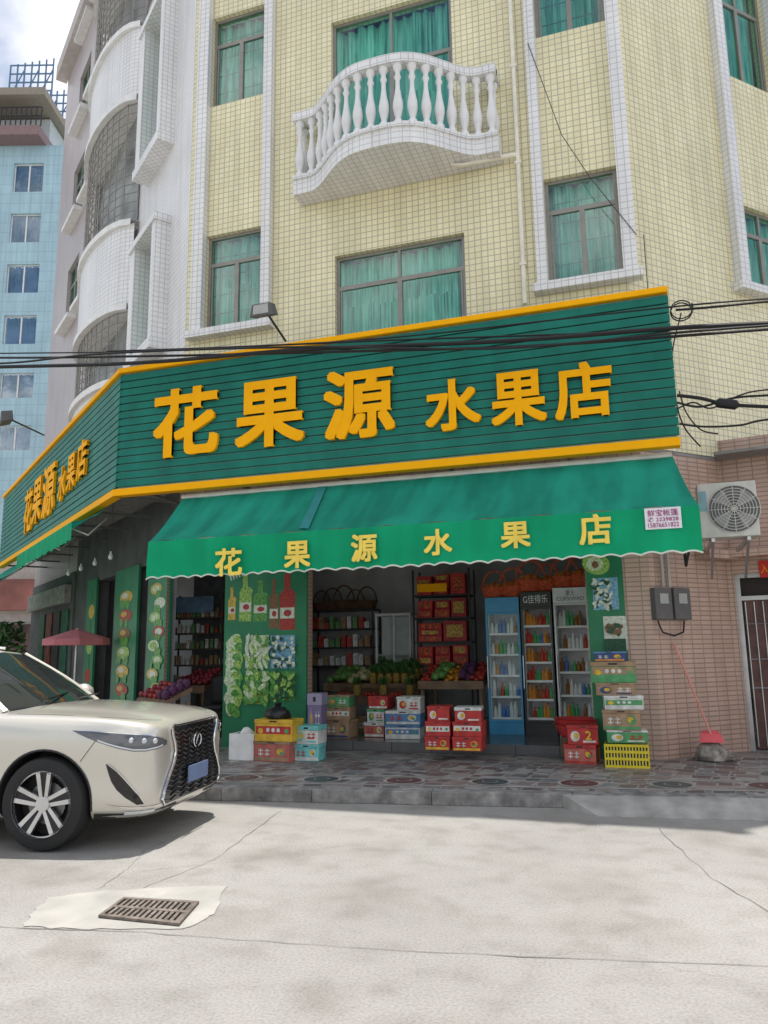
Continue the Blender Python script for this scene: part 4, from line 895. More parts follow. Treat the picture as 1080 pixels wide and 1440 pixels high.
for k in range(22):
    aa=k*2.4; t=k/22; l_=.10+.07*t; tip=Vector((math.cos(aa)*.10*(1-t*.7),math.sin(aa)*.10*(1-t*.7),.19+l_)); w_=Vector((-math.sin(aa),math.cos(aa),0))*.012
    base=Vector((math.cos(aa)*.02,math.sin(aa)*.02,.185)); mid=base.lerp(tip,.5)+Vector((math.cos(aa),math.sin(aa),0))*.02
    g.poly([base-w_,mid-w_,tip,mid+w_,base+w_])
g.build('leaf_crown',mat('pine_leaf',(.06,.16,.04),.5,var=.5),pin,local=True)
k=0
for i in range(6):
    for j in range(3):
        u=a+(b-a)*.48+(b-a)*.50*(i+.5)/6; t=(j+.4)/3; p=F.p(u,z+.2*t+.005,-1.92-.8*t)
        if k==0: pin.location=p
        else: dup(pin,p,rz=random.random()*6,sc=random.uniform(.75,1.1))
        k+=1
a2,b2,z2=table(470,583,985,-1.5,.4,'low wooden step in front of the pineapple table',wood)
for i in range(6):
    u=a2+(b2-a2)*(i+.5)/6
    if i%2: o=dup(pin,F.p(u,z2+.06,-1.65),label='pineapple on the low step before the melon table',rz=i); o['group']='pineapples on the low step'
    else:
        for q_ in range(3): o=dup(apple,F.p(u-.07+.07*q_,z2+.06,-1.62),label='red apple on the low step before the melon table'); o['group']='apples on the low step'
# left section interior shelf
dw=mat('dark_wood',(.07,.05,.04),.6)
E,a,b,zz=shelfrack(236,312,835,[868,890,912,935,960],-2.5,'dark wooden shelf of tins behind the left opening',dw,dep=.35)
g=MB(); g.lathe((0,0,0),[(.04,0),(.042,.005),(.042,.11),(.04,.115)],10); tin={}
base=g.build('food_tin',pk[3],local=True,smooth=True,label='x',cat='tin'); first=True
def tins(fr,a,b,zz,n,where,nper=11):
    global first
    for k in range(len(zz)):
        for j in range(nper):
            i=random.choice([0,1,2,3]); lab='%s food tin on the %s shelf %s'%(['white','green','brown','red'][i],['top','second','middle','fourth','lowest'][k],where)
            if i not in tin:
                if first: o=base; first=False
                else: o=base.copy(); o.data=base.data.copy(); C0.objects.link(o)
                o.data.materials[0]=pk[i]; tin[i]=o; o['label']=lab
            else: o=dup(tin[i],(0,0,0),lab)
            o.scale=(1,1,random.choice([1,1.3,1.6])); o.location=fr.p(a+.08+(b-a-.16)*j/(nper-1),zz[k]+.002,n); o['group']=lab+' group'
tins(F,a,b,zz,-2.62,'behind the left opening')
for (xa,xb),wh in zip([(120,160),(188,212)],('inside the far side street opening','inside the near side street opening')):
    E,a,b,zz=shelfrack(xa,xb,840,[870,905,940],-1.9,'dark wooden shelf of tins '+wh,dw,dep=.35,fr=L); tins(L,a,b,zz,-2.02,wh,8)
g=MB(); a_=F.px(238,866,-2.45); b_=F.px(300,838,-2.45); g.box(F,a_[0],b_[0],-2.48,-2.44,a_[1]+.05,b_[1]); g.build('picture_board',mat('board_blue',(.12,.21,.32),.5,var=.3),label='blue grey picture board above the left shelf of tins',cat='board')
a,b,z=table(245,288,968,-.55,.7,'low fruit table just inside the left opening',wood)
fr2=mkf('red_fruit',.05,mat('plum',(.25,.03,.04),.4,var=.4),'dark red fruit on the table inside the left opening'); pile(fr2,a+.02,b-.02,z,-.57,.6,6,5)
def tableL(x0,x1,y,n,dep,label,m):
    a=L.px(x0,y,n)[0]; b=L.px(x1,y,n)[0]; z=L.px((x0+x1)/2,y,n)[1]
    E=empty('display_table',label,'table',L.p((a+b)/2,PZ,n-dep/2))
    g=MB(); P=L.p; g.hexa([P(a,z-.06,n),P(b,z-.06,n),P(b,z+.14,n-dep),P(a,z+.14,n-dep),P(a,z,n),P(b,z,n),P(b,z+.2,n-dep),P(a,z+.2,n-dep)]); g.build('table_top',m,E)
    for u in (a+.03,b-.08):
        for nn in (n-.08,n-dep+.02): g=MB(); g.box(L,u,u+.05,nn,nn+.05,PZ+.001,z); g.build('table_leg',m,E)
    for i in range(6):
        for j in range(4):
            t=(j+.5)/4; q_=[fr2,apple,grape][(i//2)%3]; lb_=['dark red fruit','red apple','purple grape bunch'][(i//2)%3]+' laid out on the side street table'; o=dup(q_,L.p(a+(b-a)*(i+.5)/6,z+.2*t+.003,n-dep*t),lb_); o['group']=lb_
tableL(192,232,985,.6,.4,'small low wooden fruit table on the side street pavement beside the corner pillar',wood)
c=F.p(F.px(299,960,-.25)[0],FZ+.005,-.4)
E=empty('office_chair','black chair with rounded back standing by the left poster pillar','chair',c)
g=MB(); g.wb(c.x-.2,c.x+.2,c.y-.2,c.y+.2,FZ+.4,FZ+.48); g.build('seat',blackp,E,bevel=.03)
g=MB(); g.grid([[Vector((c.x-.2+.4*i/6,c.y+.16+.05*math.sin(i/6*math.pi),FZ+.46+.5*j/5*(1-.12*abs(i-3)/3*(j/5)))) for i in range(7)] for j in range(6)]); o=g.build('backrest',blackp,E,smooth=True); md=o.modifiers.new('s','SOLIDIFY'); md.thickness=.05
for dx in (-.17,.17):
    for dy in (-.17,.17): g=MB(); g.tube([(c.x+dx,c.y+dy,FZ+.006),(c.x+dx,c.y+dy,FZ+.4)],.015,6); g.build('leg',dark,E)
# ---------------------------------------------------------------- cartons outside
def prn(name,col): return mat('carton_'+name,col,.7,var=.22,vs=9,dirt=.2)
cRed=prn('red',(.50,.05,.045)); cYel=prn('yellow',(.74,.46,.05)); cBrn=prn('brown',(.38,.25,.15)); cWh=prn('white',(.68,.68,.64)); cTq=prn('turquoise',(.20,.58,.56)); cGr=prn('green',(.10,.34,.14)); cBl=prn('blue',(.12,.24,.44)); cPk=prn('pinkred',(.50,.15,.12)); cDk=prn('navy',(.05,.08,.2)); cOr=prn('orange',(.62,.27,.08))
def carton(u0,u1,n1,dep,z0,z1,body,band,lid,label,group=None,style=0,txt=None,name='fruit_carton'):
    rz=rad(random.uniform(-6,6))
    E=empty(name,label,'box',F.p((u0+u1)/2,z0,n1-dep/2),group=group); E.rotation_euler=(0,0,rz)
    w=u1-u0; h=z1-z0; lh=h*random.uniform(.14,.26)
    g=MB(); g.box(F,u0,u1,n1-dep,n1,z0,z1-lh); g.build('box_body',body,E,bevel=.004)
    g=MB(); g.box(F,u0-.006,u1+.006,n1-dep-.006,n1+.006,z1-lh+.001,z1-.001); ld=g.build('box_lid',lid,E,bevel=.004)
    g=MB(); nn=n1+.003; P=F.p
    def rq(a,b,c,d,m=0,nn_=None): k=nn_ or nn; g.poly([P(u0+w*a,z0+h*c,k),P(u0+w*b,z0+h*c,k),P(u0+w*b,z0+h*d,k),P(u0+w*a,z0+h*d,k)],m)
    def el(cx,cy,rx,ry,m,k): g.poly([P(u0+w*(cx+rx*math.cos(q/16*6.283)),z0+h*(cy+ry*math.sin(q/16*6.283)),k) for q in range(16)],m)
    v=random.random()
    if style==0: rq(.03,.97,.05,.16+.08*v); el(.76,.5,.12,.22,0,nn+.001); el(.74,.52,.08,.14,1,nn+.002); el(.80,.44,.05,.09,3,nn+.003)
    elif style==1: el(.25,.42,.15,.28,0,nn); el(.29,.45,.08,.15,1,nn+.001); rq(.5,.92,.1,.2,0); rq(.55,.8,.3,.36,2,nn+.001)
    else: rq(.03,.97,.30+.1*v,.66+.08*v); el(.16,.48,.07,.13,1,nn+.002); el(.86,.48,.06,.1,3,nn+.002)
    if style==2:
        for k in range(3): el(.36+.14*k,.5+.05*v,.045,.10,2,nn+.002); 
    else:
        for k in range(2):
            x_=(.14 if style==0 else .56)+.19*k; rq(x_,x_+.14,.34,.40,2,nn+.001); rq(x_+.05,x_+.08,.28,.64,2,nn+.0013); rq(x_+.0,x_+.14,.52,.57,2,nn+.0016)
    g.build('printed_label',[band,cYel if band is not cYel else cRed,cWh if (body is not cWh or style==2) and band is not cWh else cRed,cGr],E)
    g=MB(); zz_=z1-lh*.5; P0=n1+.0065; g.poly([P(u0+w*.4,zz_-lh*.2,P0+.001),P(u0+w*.6,zz_-lh*.2,P0+.001),P(u0+w*.6,zz_+lh*.2,P0+.001),P(u0+w*.4,zz_+lh*.2,P0+.001)]); g.build('hand_hole',dark,ld)
    if txt: text(txt,F,u0+w*.58,u0+w*.78,z0+h*.24,z0+h*.70,n1+.008,.003,cYel,E,'printed_number',.02)
    return E
def stack(n,z0,items,group=None):
    z=z0
    for it in items:
        x0,x1,yt,yb,dep=it[:5]; xm=(x0+x1)/2; u0=F.px(x0,(yt+yb)/2,n)[0]; u1=F.px(x1,(yt+yb)/2,n)[0]; h=F.px(xm,yt,n)[1]-F.px(xm,yb,n)[1]
        carton(u0,u1,n-.03*random.random(),dep,z+.001,z+h,*it[5:9],group=group,style=it[9] if len(it)>9 else 0,txt=it[10] if len(it)>10 else None); z+=h
    return u0,u1,z
nA=fnp(383,1072,PZ)
u0,u1,zA=stack(nA,PZ,[(355,408,1043,1072,.32,cPk,cBrn,cBrn,'dusty red carton under the yellow carton at the left of the step'),(358,411,1012,1043,.34,cYel,cRed,cYel,'yellow fruit carton with red print on top of a dusty red carton',2)])
g=MB(); c=F.p(F.px(390,1010,nA-.15)[0],zA+.002,nA-.16); rows=[]
for j in range(8):
    z=[0,.01,.05,.1,.14,.165,.2,.22][j]; r0=[.1,.15,.17,.15,.1,.03,.05,.01][j]
    rows.append([c+Vector((1.1*r0*(1+.15*math.sin(3*a/24*6.283+j)+.1*math.sin(7*a/24*6.283+j*2))*math.cos(a/24*6.283),r0*(1+.12*math.sin(4*a/24*6.283+j))*math.sin(a/24*6.283),z)) for a in range(25)])
g.grid(rows); g.build('plastic_bag',mat('bag_black',(.02,.02,.022),.25,bump=.8),smooth=True,label='knotted black plastic bag on the yellow carton',cat='bag')
nB=fnp(430,1071,PZ); stack(nB,PZ,[(411,446,1048,1072,.3,cTq,cWh,cTq,'turquoise carton at the bottom beside the yellow carton'),(413,446,1022,1048,.3,cWh,cTq,cTq,'white and turquoise carton on top of a turquoise carton',1)])
nC=fnp(338,1069,PZ); a=F.px(322,1050,nC)[0]; b=F.px(357,1050,nC)[0]; zt_=F.px(340,1032,nC)[1]
fo=mat('foam',(.80,.80,.78),.9,bump=.2); E=empty('foam_box','open white foam box on the step left of the yellow carton','box',F.p((a+b)/2,PZ,nC-.15))
g=MB(); g.box(F,a,b,nC-.3,nC,PZ+.001,PZ+.03); g.box(F,a,a+.03,nC-.3,nC,PZ+.03,zt_); g.box(F,b-.03,b,nC-.3,nC,PZ+.03,zt_); g.box(F,a+.03,b-.03,nC-.03,nC,PZ+.03,zt_); g.box(F,a+.03,b-.03,nC-.3,nC-.27,PZ+.03,zt_); g.build('box_body',fo,E)
g=MB(); cq=F.p((a+b)/2,zt_-.1,nC-.15); g.grid([[cq+Vector((r0*(1+.25*math.sin(3*q/16*6.283+j))*math.cos(q/16*6.283),r0*(1+.2*math.sin(5*q/16*6.283+j*2))*math.sin(q/16*6.283),z)) for q in range(17)] for j,(r0,z) in enumerate(((.08,0),(.1,.06),(.08,.12),(.04,.17),(.005,.18)))]); g.build('packing_paper',white,E,smooth=True)
nD=fnp(472,1039,FZ); stack(nD,FZ+.005,[(455,491,1013,1039,.35,cBrn,cDk,cBrn,'brown carton at the bottom just inside the left pillar'),(455,490,995,1013,.35,cBrn,cWh,cBrn,'flat brown carton in the middle of the stack inside the left pillar',2),(457,488,978,995,.35,cGr,cBrn,cBrn,'green printed carton topping the stack inside the left pillar',1)])
nD2=fnp(442,1045,FZ); a=F.px(432,1000,nD2)[0]; b=F.px(451,1000,nD2)[0]; carton(a,b,nD2,.25,FZ+.005,F.px(441,975,nD2)[1],mat('lilac',(.22,.17,.30),.8),mat('lilac3',(.3,.25,.4),.8),mat('lilac2',(.34,.30,.42),.8),'tall lilac grey box beside the left poster pillar',style=1)
nE=fnp(565,1040,FZ); stack(nE,FZ+.005,[(541,589,1020,1040,.35,cWh,cBl,cBl,'white and blue carton at the bottom of the centre stack',2),(541,589,1000,1020,.35,cBl,cWh,cWh,'blue and white carton in the middle of the centre stack'),(557,589,980,1000,.35,cWh,cRed,cWh,'white carton with red print topping the centre stack',1)])
nE2=nE-.15; stack(nE2,FZ+.005,[(512,540,1017,1038,.35,cPk,cWh,cWh,'pale red carton at the bottom left of the centre stack'),(516,540,998,1017,.35,cWh,cGr,cGr,'white carton with green print in the row left of centre',1),(518,545,980,998,.35,cRed,cWh,cRed,'small red carton topping the row left of centre')])
stack(nE-.7,FZ+.005,[(492,514,1006,1030,.3,cBrn,cGr,cBrn,'small brown carton standing behind the centre stack at left',1)])
nF=fnp(617,1056,FZ)
for (x0,x1,nm) in ((597,631,'left'),(636,676,'right')):
    stack(nF,FZ+.005,[(x0,x1,1036,1056,.34,cRed,cYel,cRed,'bottom red carton of the %s front stack in the doorway'%nm),(x0,x1,1015,1036,.34,cRed,cWh,cRed,'middle red carton of the %s front stack in the doorway'%nm,2),(x0+2,x1-2,994,1015,.34,cRed,cWh,cWh if nm=='right' else cRed,'top red carton of the %s front stack in the doorway'%nm,1)],group='red cartons in the doorway stacks')
nG=fnp(817,1075,PZ); stack(nG,PZ,[(795,840,1047,1075,.36,cPk,cRed,cRed,'lower dull red carton beside the yellow crate'),(796,839,1020,1047,.36,cRed,cWh,cRed,'upper red carton with a yellow number beside the yellow crate',1,'2')])
nB_=nG-.62; c=F.px(810,1020,nB_); zc=F.px(810,1035,nB_)[1]
basin=mat('basin_red',(.52,.05,.05),.3)
for k,(dz_,lab) in enumerate(((0,'lower red plastic basin behind the red cartons'),(.07,'upper red plastic basin nested behind the red cartons'))):
    g=MB(); g.lathe(F.p(c[0],zc+dz_,nB_),[(.20,.003),(.22,.01),(.29,.16),(.31,.165),(.28,.15),(.21,.02)],24); g.build('plastic_basin',basin,smooth=True,label=lab,cat='basin',group='red plastic basins')
g=MB(); uu=c[0]; g.box(F,uu-.2,uu+.2,nB_-.2,nB_+.15,FZ+.005 if nB_<0 else PZ+.001,zc); g.build('wooden_stool',wood,label='wooden block stool under the red plastic basins',cat='stool',bevel=.02)
nH=fnp(881,1080,PZ); a=F.px(851,1060,nH)[0]; b=F.px(912,1060,nH)[0]; zt_=F.px(881,1047,nH)[1]
yc=mat('crate_yellow',(.70,.56,.03),.4); E=empty('plastic_crate','yellow latticed plastic crate at the bottom of the right stack','crate',F.p((a+b)/2,PZ,nH-.2))
g=MB(); dep=.4
for (p,q_) in ((F.p(a,0,nH),F.p(b,0,nH)),(F.p(b,0,nH),F.p(b,0,nH-dep)),(F.p(b,0,nH-dep),F.p(a,0,nH-dep)),(F.p(a,0,nH-dep),F.p(a,0,nH))):
    for z in (PZ+.014,PZ+(zt_-PZ)*.38,PZ+(zt_-PZ)*.68,zt_-.014): g.bar(Vector((p.x,p.y,z)),Vector((q_.x,q_.y,z)),.014,.03)
    m_=int((q_-p).length/.035)
    for k in range(m_+1):
        t=k/m_; x=p.lerp(q_,t); g.bar(Vector((x.x,x.y,PZ+.003)),Vector((x.x,x.y,zt_)),.016,.01)
g.box(F,a,b,nH-dep,nH,PZ+.002,PZ+.01); g.build('crate_lattice',yc,E)
g=MB(); g.box(F,a+.02,b-.02,nH-dep+.02,nH-.02,PZ+.012,PZ+(zt_-PZ)*.8); g.build('crate_contents',cDk,E)
u0,u1,zz_=stack(nH-.02,zt_+.012,[(852,909,1029,1047,.36,cGr,cWh,cWh,'green and white carton resting on the yellow crate',1),(848,901,1000,1029,.38,cBrn,cGr,cBrn,'open brown carton with green print in the right stack'),(848,903,980,1000,.36,cWh,cGr,cWh,'flat white carton with green print in the right stack',2),(838,893,962,980,.36,cBrn,cDk,cBrn,'plain brown carton near the top of the right stack',1),(829,893,932,962,.34,cGr,cBrn,cBrn,'wide green and brown carton near the top of the right stack',2),(836,880,918,932,.34,cDk,cOr,cBl,'dark blue carton topping the right stack')])
# ---------------------------------------------------------------- side street bits
un=.75; uu_=L.px(108,898,un)[0]; c=L.p(uu_,0,un); c.z=PZ; zt_u=L.px(108,884,un)[1]
E=empty('street_umbrella','small pink market umbrella by the side street shop fronts beyond the car','umbrella',c)
g=MB(); n=8; top=Vector((c.x,c.y,zt_u)); rim=[Vector((c.x+.62*math.cos(k/n*2*math.pi),c.y+.62*math.sin(k/n*2*math.pi),zt_u-.2)) for k in range(n)]
for k in range(n): g.poly([top,rim[k],rim[(k+1)%n]]); g.poly([rim[k],rim[(k+1)%n],rim[(k+1)%n]-Vector((0,0,.12)),rim[k]-Vector((0,0,.12))])
g.build('umbrella_canopy',mat('umb_pink',(.62,.22,.24),.7,trans=.3),E); g=MB(); g.tube([c,top],.02,6); g.build('umbrella_pole',steel,E)
leafm=mat('shrub_leaf',(.05,.12,.03),.6,var=.5,vs=4)
def shrub(c,h,w,label):
    E=empty('potted_shrub',label,'plant',c,group='potted shrubs in the side street'); g=MB()
    for k in range(420):
        a=random.random()*6.28; r=w*math.sqrt(random.random()); z=.4+random.random()*h; r*=1-.5*abs(z-.4-h*.5)/(h*.5)
        p=c+Vector((r*math.cos(a),r*math.sin(a),z)); d=Vector((random.uniform(-1,1),random.uniform(-1,1),random.uniform(-.3,1))).normalized()*.13; e=d.cross(Vector((random.random(),random.random(),random.random()))).normalized()*.045
        g.poly([p-d,p+e,p+d,p-e])
    g.build('foliage',leafm,E); g=MB(); g.tube([c+Vector((0,0,.3)),c+Vector((0,0,.4+h*.7))],.03,6); g.build('stem',wood,E); g=MB(); g.lathe(c,[(.18,0),(.25,.35),(.27,.38),(.2,.36)],12); g.build('pot',mat('terracotta',(.3,.13,.07),.8),E,smooth=True)
for k,(u,n,lab) in enumerate(((-8.9,1.2,'nearest potted shrub on the side street pavement'),(-10.3,1.4,'second potted shrub along the side street pavement'),(-12.2,1.6,'third potted shrub along the side street pavement'),(-15,1.9,'farthest potted shrub along the side street pavement'))): 
    c=L.p(u,PZ,n); shrub(Vector(c),1.9,.6,lab)
for k in range(4):
    c=L.p(-1.5-k*1.1,3.25,.7); E=empty('hanging_bulb','white bulb hanging under the side sign, %s from the corner'%['first','second','third','fourth'][k],'bulb',c,group='bulbs under the side sign')
    g=MB(); g.lathe(c,[(.005,0),(.03,.01),(.045,.05),(.03,.09),(.015,.12),(.015,.15)],10); g.build('bulb_glass',white,E,smooth=True); g=MB(); g.tube([c+Vector((0,0,.15)),c+Vector((0,0,1.1))],.004,4); g.build('bulb_cord',dark,E)
# ================================================================ CAR
paint,t,b=nt('car_paint'); 
nz=noise(t,400,2); r=ramp(t,nz.outputs['Fac'],[(.3,(.60,.57,.50)),(.7,(.68,.65,.58))]); lnk(t,r.outputs[0],b.inputs['Base Color']); b.inputs['Metallic'].default_value=.45; b.inputs['Roughness'].default_value=.30; b.inputs['Coat Weight'].default_value=1; b.inputs['Coat Roughness'].default_value=.03
cglass=mat('car_glass',(.02,.025,.025),.04,var=.1,coat=.5); chrome=mat('chrome',(.75,.75,.75),.12,1.0); satin=mat('satin_dark',(.13,.13,.135),.3,.8); gloss=mat('gloss_black',(.012,.012,.012),.15,coat=.5); tyre_m=mat('tyre',(.025,.025,.025),.8); plast=mat('arch_plastic',(.03,.03,.03),.7); rimm=mat('rim_silver',(.62,.62,.63),.25,.85); lamp_w=mat('lamp_white',(.62,.65,.68),.12,coat=1)
hd_=rad(9); Wc=gpx(62,1196)
lx,ly=1.4,-.86
cl=Vector((Wc.x-(lx*math.cos(hd_)-ly*math.sin(hd_)),Wc.y-(lx*math.sin(hd_)+ly*math.cos(hd_)),0))
CAR=empty('parked_car','pearl beige SUV parked in front of the shop, facing right and cut off at left','car',cl,hd_)
ST=[(2.33,.40,.42,.50,.46,.92,.945),(2.315,.30,.62,.68,.62,.96,.99),(2.27,.25,.74,.79,.72,.99,1.025),(2.18,.225,.82,.865,.80,1.015,1.06),(2.02,.215,.865,.91,.85,1.045,1.095),(1.8,.205,.885,.94,.88,1.065,1.12),(1.4,.20,.895,.955,.90,1.085,1.15),(1.0,.20,.885,.945,.90,1.095,1.165),(.6,.20,.88,.935,.905,1.09,1.145),(0,.20,.88,.935,.905,1.095,1.12),(-.9,.20,.88,.94,.905,1.12,1.13),(-1.4,.20,.89,.95,.905,1.14,1.15),(-2.0,.22,.85,.92,.87,1.15,1.16),(-2.3,.30,.76,.84,.78,1.12,1.13),(-2.42,.40,.6,.66,.6,1.04,1.05)]
def sec(s):
    x,zb,wb,wm,ws,zs_,zc=s
    return [(0,zb),(wb*.8,zb),(wb,zb+.05),(wm*.985,.40),(wm*.97,.56),(wm,.80),(wm*.99,zs_-.10),(ws,zs_-.02),(ws-.035,zs_+.008),(ws*.62,zs_+(zc-zs_)*.45),(ws*.54,zs_+(zc-zs_)*.85),(0,zc)]
g=MB(); rows=[]
for s in ST:
    h=sec(s); full=[(-y,z) for y,z in reversed(h[1:-1])]; ring=[(y,z) for y,z in h]+full
    rows.append([Vector((s[0],y,z)) for y,z in ring])
nr=len(rows[0])
for r_ in rows: g.v+=r_
for i in range(len(rows)-1):
    for j in range(nr):
        k2=(j+1)%nr; g.f.append((i*nr+j,i*nr+k2,(i+1)*nr+k2,(i+1)*nr+j)); g.m.append(0)
g.f.append(tuple(range(nr))); g.m.append(0); g.f.append(tuple((len(rows)-1)*nr+j for j in range(nr))); g.m.append(0)
body=g.build('body',[paint,plast],CAR,local=True,smooth=True,sub=2)
dg=bpy.context.evaluated_depsgraph_get(); me=bpy.data.meshes.new_from_object(body.evaluated_get(dg)); body.modifiers.clear(); body.data=me
bmx=bmesh.new(); bmx.from_mesh(me); bvh=BVHTree.FromBMesh(bmx); bmx.free()
cut=MB()
for x in (1.4,-1.39):
    for s in (-1,1):
        cut.lathe((x,s*.62 if s>0 else -1.2,.385),[(.425,0),(.425,.58)],48,axis='Y')
co=cut.build('cutter',plast,None,local=True); 
md=body.modifiers.new('c','BOOLEAN'); md.operation='DIFFERENCE'; md.object=co; md.solver='EXACT'
sv=CAR.location.copy(); svr=CAR.rotation_euler.copy(); CAR.location=(0,0,0); CAR.rotation_euler=(0,0,0)
bpy.context.view_layer.update(); dg=bpy.context.evaluated_depsgraph_get(); me2=bpy.data.meshes.new_from_object(body.evaluated_get(dg)); body.modifiers.clear(); body.data=me2; bpy.data.objects.remove(co)
CAR.location=sv; CAR.rotation_euler=svr
me2.materials.clear(); me2.materials.append(paint); me2.materials.append(plast)
for p in me2.polygons:
    c=p.center; p.material_index=0; p.use_smooth=True
    for x in (1.4,-1.39):
        if math.hypot(c.x-x,c.z-.385)<.4265 and .3<abs(c.y): p.material_index=1
me2.set_sharp_from_angle(angle=rad(35))
def rc(o,d,off=.005):
    o=Vector(o); d=Vector(d).normalized(); l,n_,i_,ds=bvh.ray_cast(o,d)
    if l is None: return None
    if n_.dot(d)>0: n_=-n_
    return l+n_*off
def strip(name,pa,pb,m,par,off=.005,nseg=4,smooth=True):
    rows=[]
    for k in range(nseg+1):
        t=k/nseg; r_=[]
        for (o1,d1),(o2,d2) in zip(pa,pb):
            h=rc(Vector(o1).lerp(Vector(o2),t),Vector(d1).lerp(Vector(d2),t),off); r_.append(h)
        rows.append(r_)
    for r_ in rows:
        for i in range(len(r_)):
            if r_[i] is None:
                c_=[q for q in r_ if q is not None]; r_[i]=c_[0] if i==0 and c_ else (r_[i-1] if i else Vector((0,0,.5)))
    g=MB(); g.grid(rows); return g.build(name,m,par,local=True,smooth=smooth)
def polar(phi,z,s,R_=3,cx=1.48,cy=.25):
    a=rad(phi); o=Vector((cx+R_*math.cos(a),s*(cy+R_*math.sin(a)),z)); return (o,(-math.cos(a),-s*math.sin(a),0))
def side(x,z,s): return ((x,s*3,z),(0,-s,0))
hlm=mat('lamp_clear',(.10,.105,.115),.06,coat=1)
for s in (-1,1):
    ph=[22,26,30,36,42,48,54,60,66,72,77]
    zt_=[.855,.882,.905,.922,.934,.944,.953,.961,.968,.973,.976]; zb=[.825,.815,.802,.792,.798,.82,.848,.878,.91,.942,.97]
    hl=strip('headlight',[polar(p,z,s) for p,z in zip(ph,zt_)],[polar(p,z,s) for p,z in zip(ph,zb)],hlm,CAR,.008,nseg=5)
    strip('running_light',[polar(p,z+.012,s) for p,z in zip(ph[1:8],[.822,.81,.80,.806,.828,.856,.886])],[polar(p,z,s) for p,z in zip(ph[1:8],[.822,.81,.80,.806,.828,.856,.886])],lamp_w,hl,.013,nseg=1)
    strip('headlight_edge',[polar(p,z,s) for p,z in zip(ph,zt_)],[polar(p,z-.005,s) for p,z in zip(ph,zt_)],chrome,hl,.012,nseg=1)
    for p in (31,37,43):
        h=rc(*polar(p,.863+.0015*(p-28),s),.002); g=MB(); dd_=Vector((math.cos(rad(p)),s*math.sin(rad(p)),0))
        g.tube([h+dd_*.002,h+dd_*.010],[.024,.018],10); g.build('lamp_lens',lamp_w,hl,local=True,smooth=True)
    zz_=[.70,.64,.56,.49,.43,.37]; pl=[54,49,44.5,41,38,35.5]; pr=[54.8,53.5,51.5,48.5,44.5,39]
    strip('corner_intake',[polar(p,z,s) for p,z in zip(pl,zz_)],[polar(p,z,s) for p,z in zip(pr,zz_)],gloss,CAR,.006,nseg=3)
    strip('intake_edge',[polar(p-.7,z,s) for p,z in zip(pl,zz_)],[polar(p,z,s) for p,z in zip(pl,zz_)],chrome,CAR,.010,nseg=1)
    strip('chrome_strip',[polar(p,z,s) for p,z in zip([24,30,36,42,48,54],[.345,.345,.35,.355,.365,.38])],[polar(p,z,s) for p,z in zip([24,30,36,42,48,54],[.333,.333,.338,.343,.355,.376])],chrome,CAR,.010,nseg=1)
    strip('fog_lamp',[polar(p,.318,s) for p in (28,32,36,40,44)],[polar(p,.295,s) for p in (28,32,36,40,44)],lamp_w,CAR,.008,nseg=1)
    for x in (1.4,-1.39):
        A1=[];B1=[]
        for k in range(25):
            a=rad(-8+196*k/24); A1.append(side(x+.422*math.cos(a),.385+.422*math.sin(a),s)); B1.append(side(x+.437*math.cos(a),.385+.437*math.sin(a),s))
        strip('arch_trim',A1,B1,plast,CAR,.005,nseg=1)
    strip('sill_trim',[side(x,.30,s) for x in (.95,.5,0,-.5,-.94)],[side(x,.235,s) for x in (.95,.5,0,-.5,-.94)],plast,CAR,.008,nseg=2)
    for x0,x1 in ((.72,-.33),(-.35,-1.0)):
        xs=[x0+(x1-x0)*k/8 for k in range(9)]
        d_=strip('door',[side(x,1.045,s) for x in xs],[side(x,.33,s) for x in xs],paint,CAR,.004,nseg=10)
        for xx in (x0+.004,x1-.004):
            strip('door_seam',[side(xx-.004,z,s) for z in (1.04,.9,.75,.6,.45,.33)],[side(xx+.004,z,s) for z in (1.04,.9,.75,.6,.45,.33)],gloss,d_,.006,nseg=1)
        h=rc(*side(x1+.2,.93,s),.03); g=MB(); g.tube([h+Vector((-.09,-s*.02,0)),h+Vector((-.08,s*.01,0)),h+Vector((.08,s*.01,0)),h+Vector((.09,-s*.02,0))],.014,8); g.build('door_handle',chrome,d_,local=True,smooth=True)
    strip('tail_light',[side(x,1.03,s) for x in (-1.9,-2.05,-2.2,-2.35)],[side(x,.88+.02*i,s) for i,x in enumerate((-1.9,-2.05,-2.2,-2.35))],mat('tail_red',(.4,.01,.01),.15),CAR,.006)
    strip('bumper_lip',[polar(p,.305,s) for p in (4,12,20,28,36,44,52,60)],[polar(p,.25,s) for p in (4,12,20,28,36,44,52,60)],plast,CAR,.008,nseg=1)
    strip('bumper_seam',[side(x,z,s) for x,z in ((1.72,.72),(1.78,.80),(1.84,.88),(1.88,.93))],[side(x+.006,z,s) for x,z in ((1.72,.72),(1.78,.80),(1.84,.88),(1.88,.93))],gloss,CAR,.004,nseg=1)
    hs=((2.23,.50),(2.17,.62),(2.06,.72),(1.9,.78),(1.4,.82),(1.05,.83))
    strip('hood_seam',[((x,s*(w-.004),3),(0,0,-1)) for x,w in hs],[((x,s*(w+.004),3),(0,0,-1)) for x,w in hs],gloss,CAR,.003,nseg=1)
gw=[(.965,.44),(.945,.50),(.89,.49),(.82,.45),(.75,.43),(.66,.46),(.56,.54),(.46,.61),(.38,.63),(.33,.58)]
def gww(z):
    for (z1a,w1),(z2,w2) in zip(gw,gw[1:]):
        if z2<=z<=z1a: return w2+(w1-w2)*(z-z2)/(z1a-z2)
    return gw[-1][1]
g=MB(); rows=[]
for z,w in gw: rows.append([rc((3,-w+2*w*k/16,z),(-1,0,0),.010) or Vector((2.25,-w+2*w*k/16,z)) for k in range(17)])
g.grid(rows); gr=g.build('grille',gloss,CAR,local=True,smooth=True)
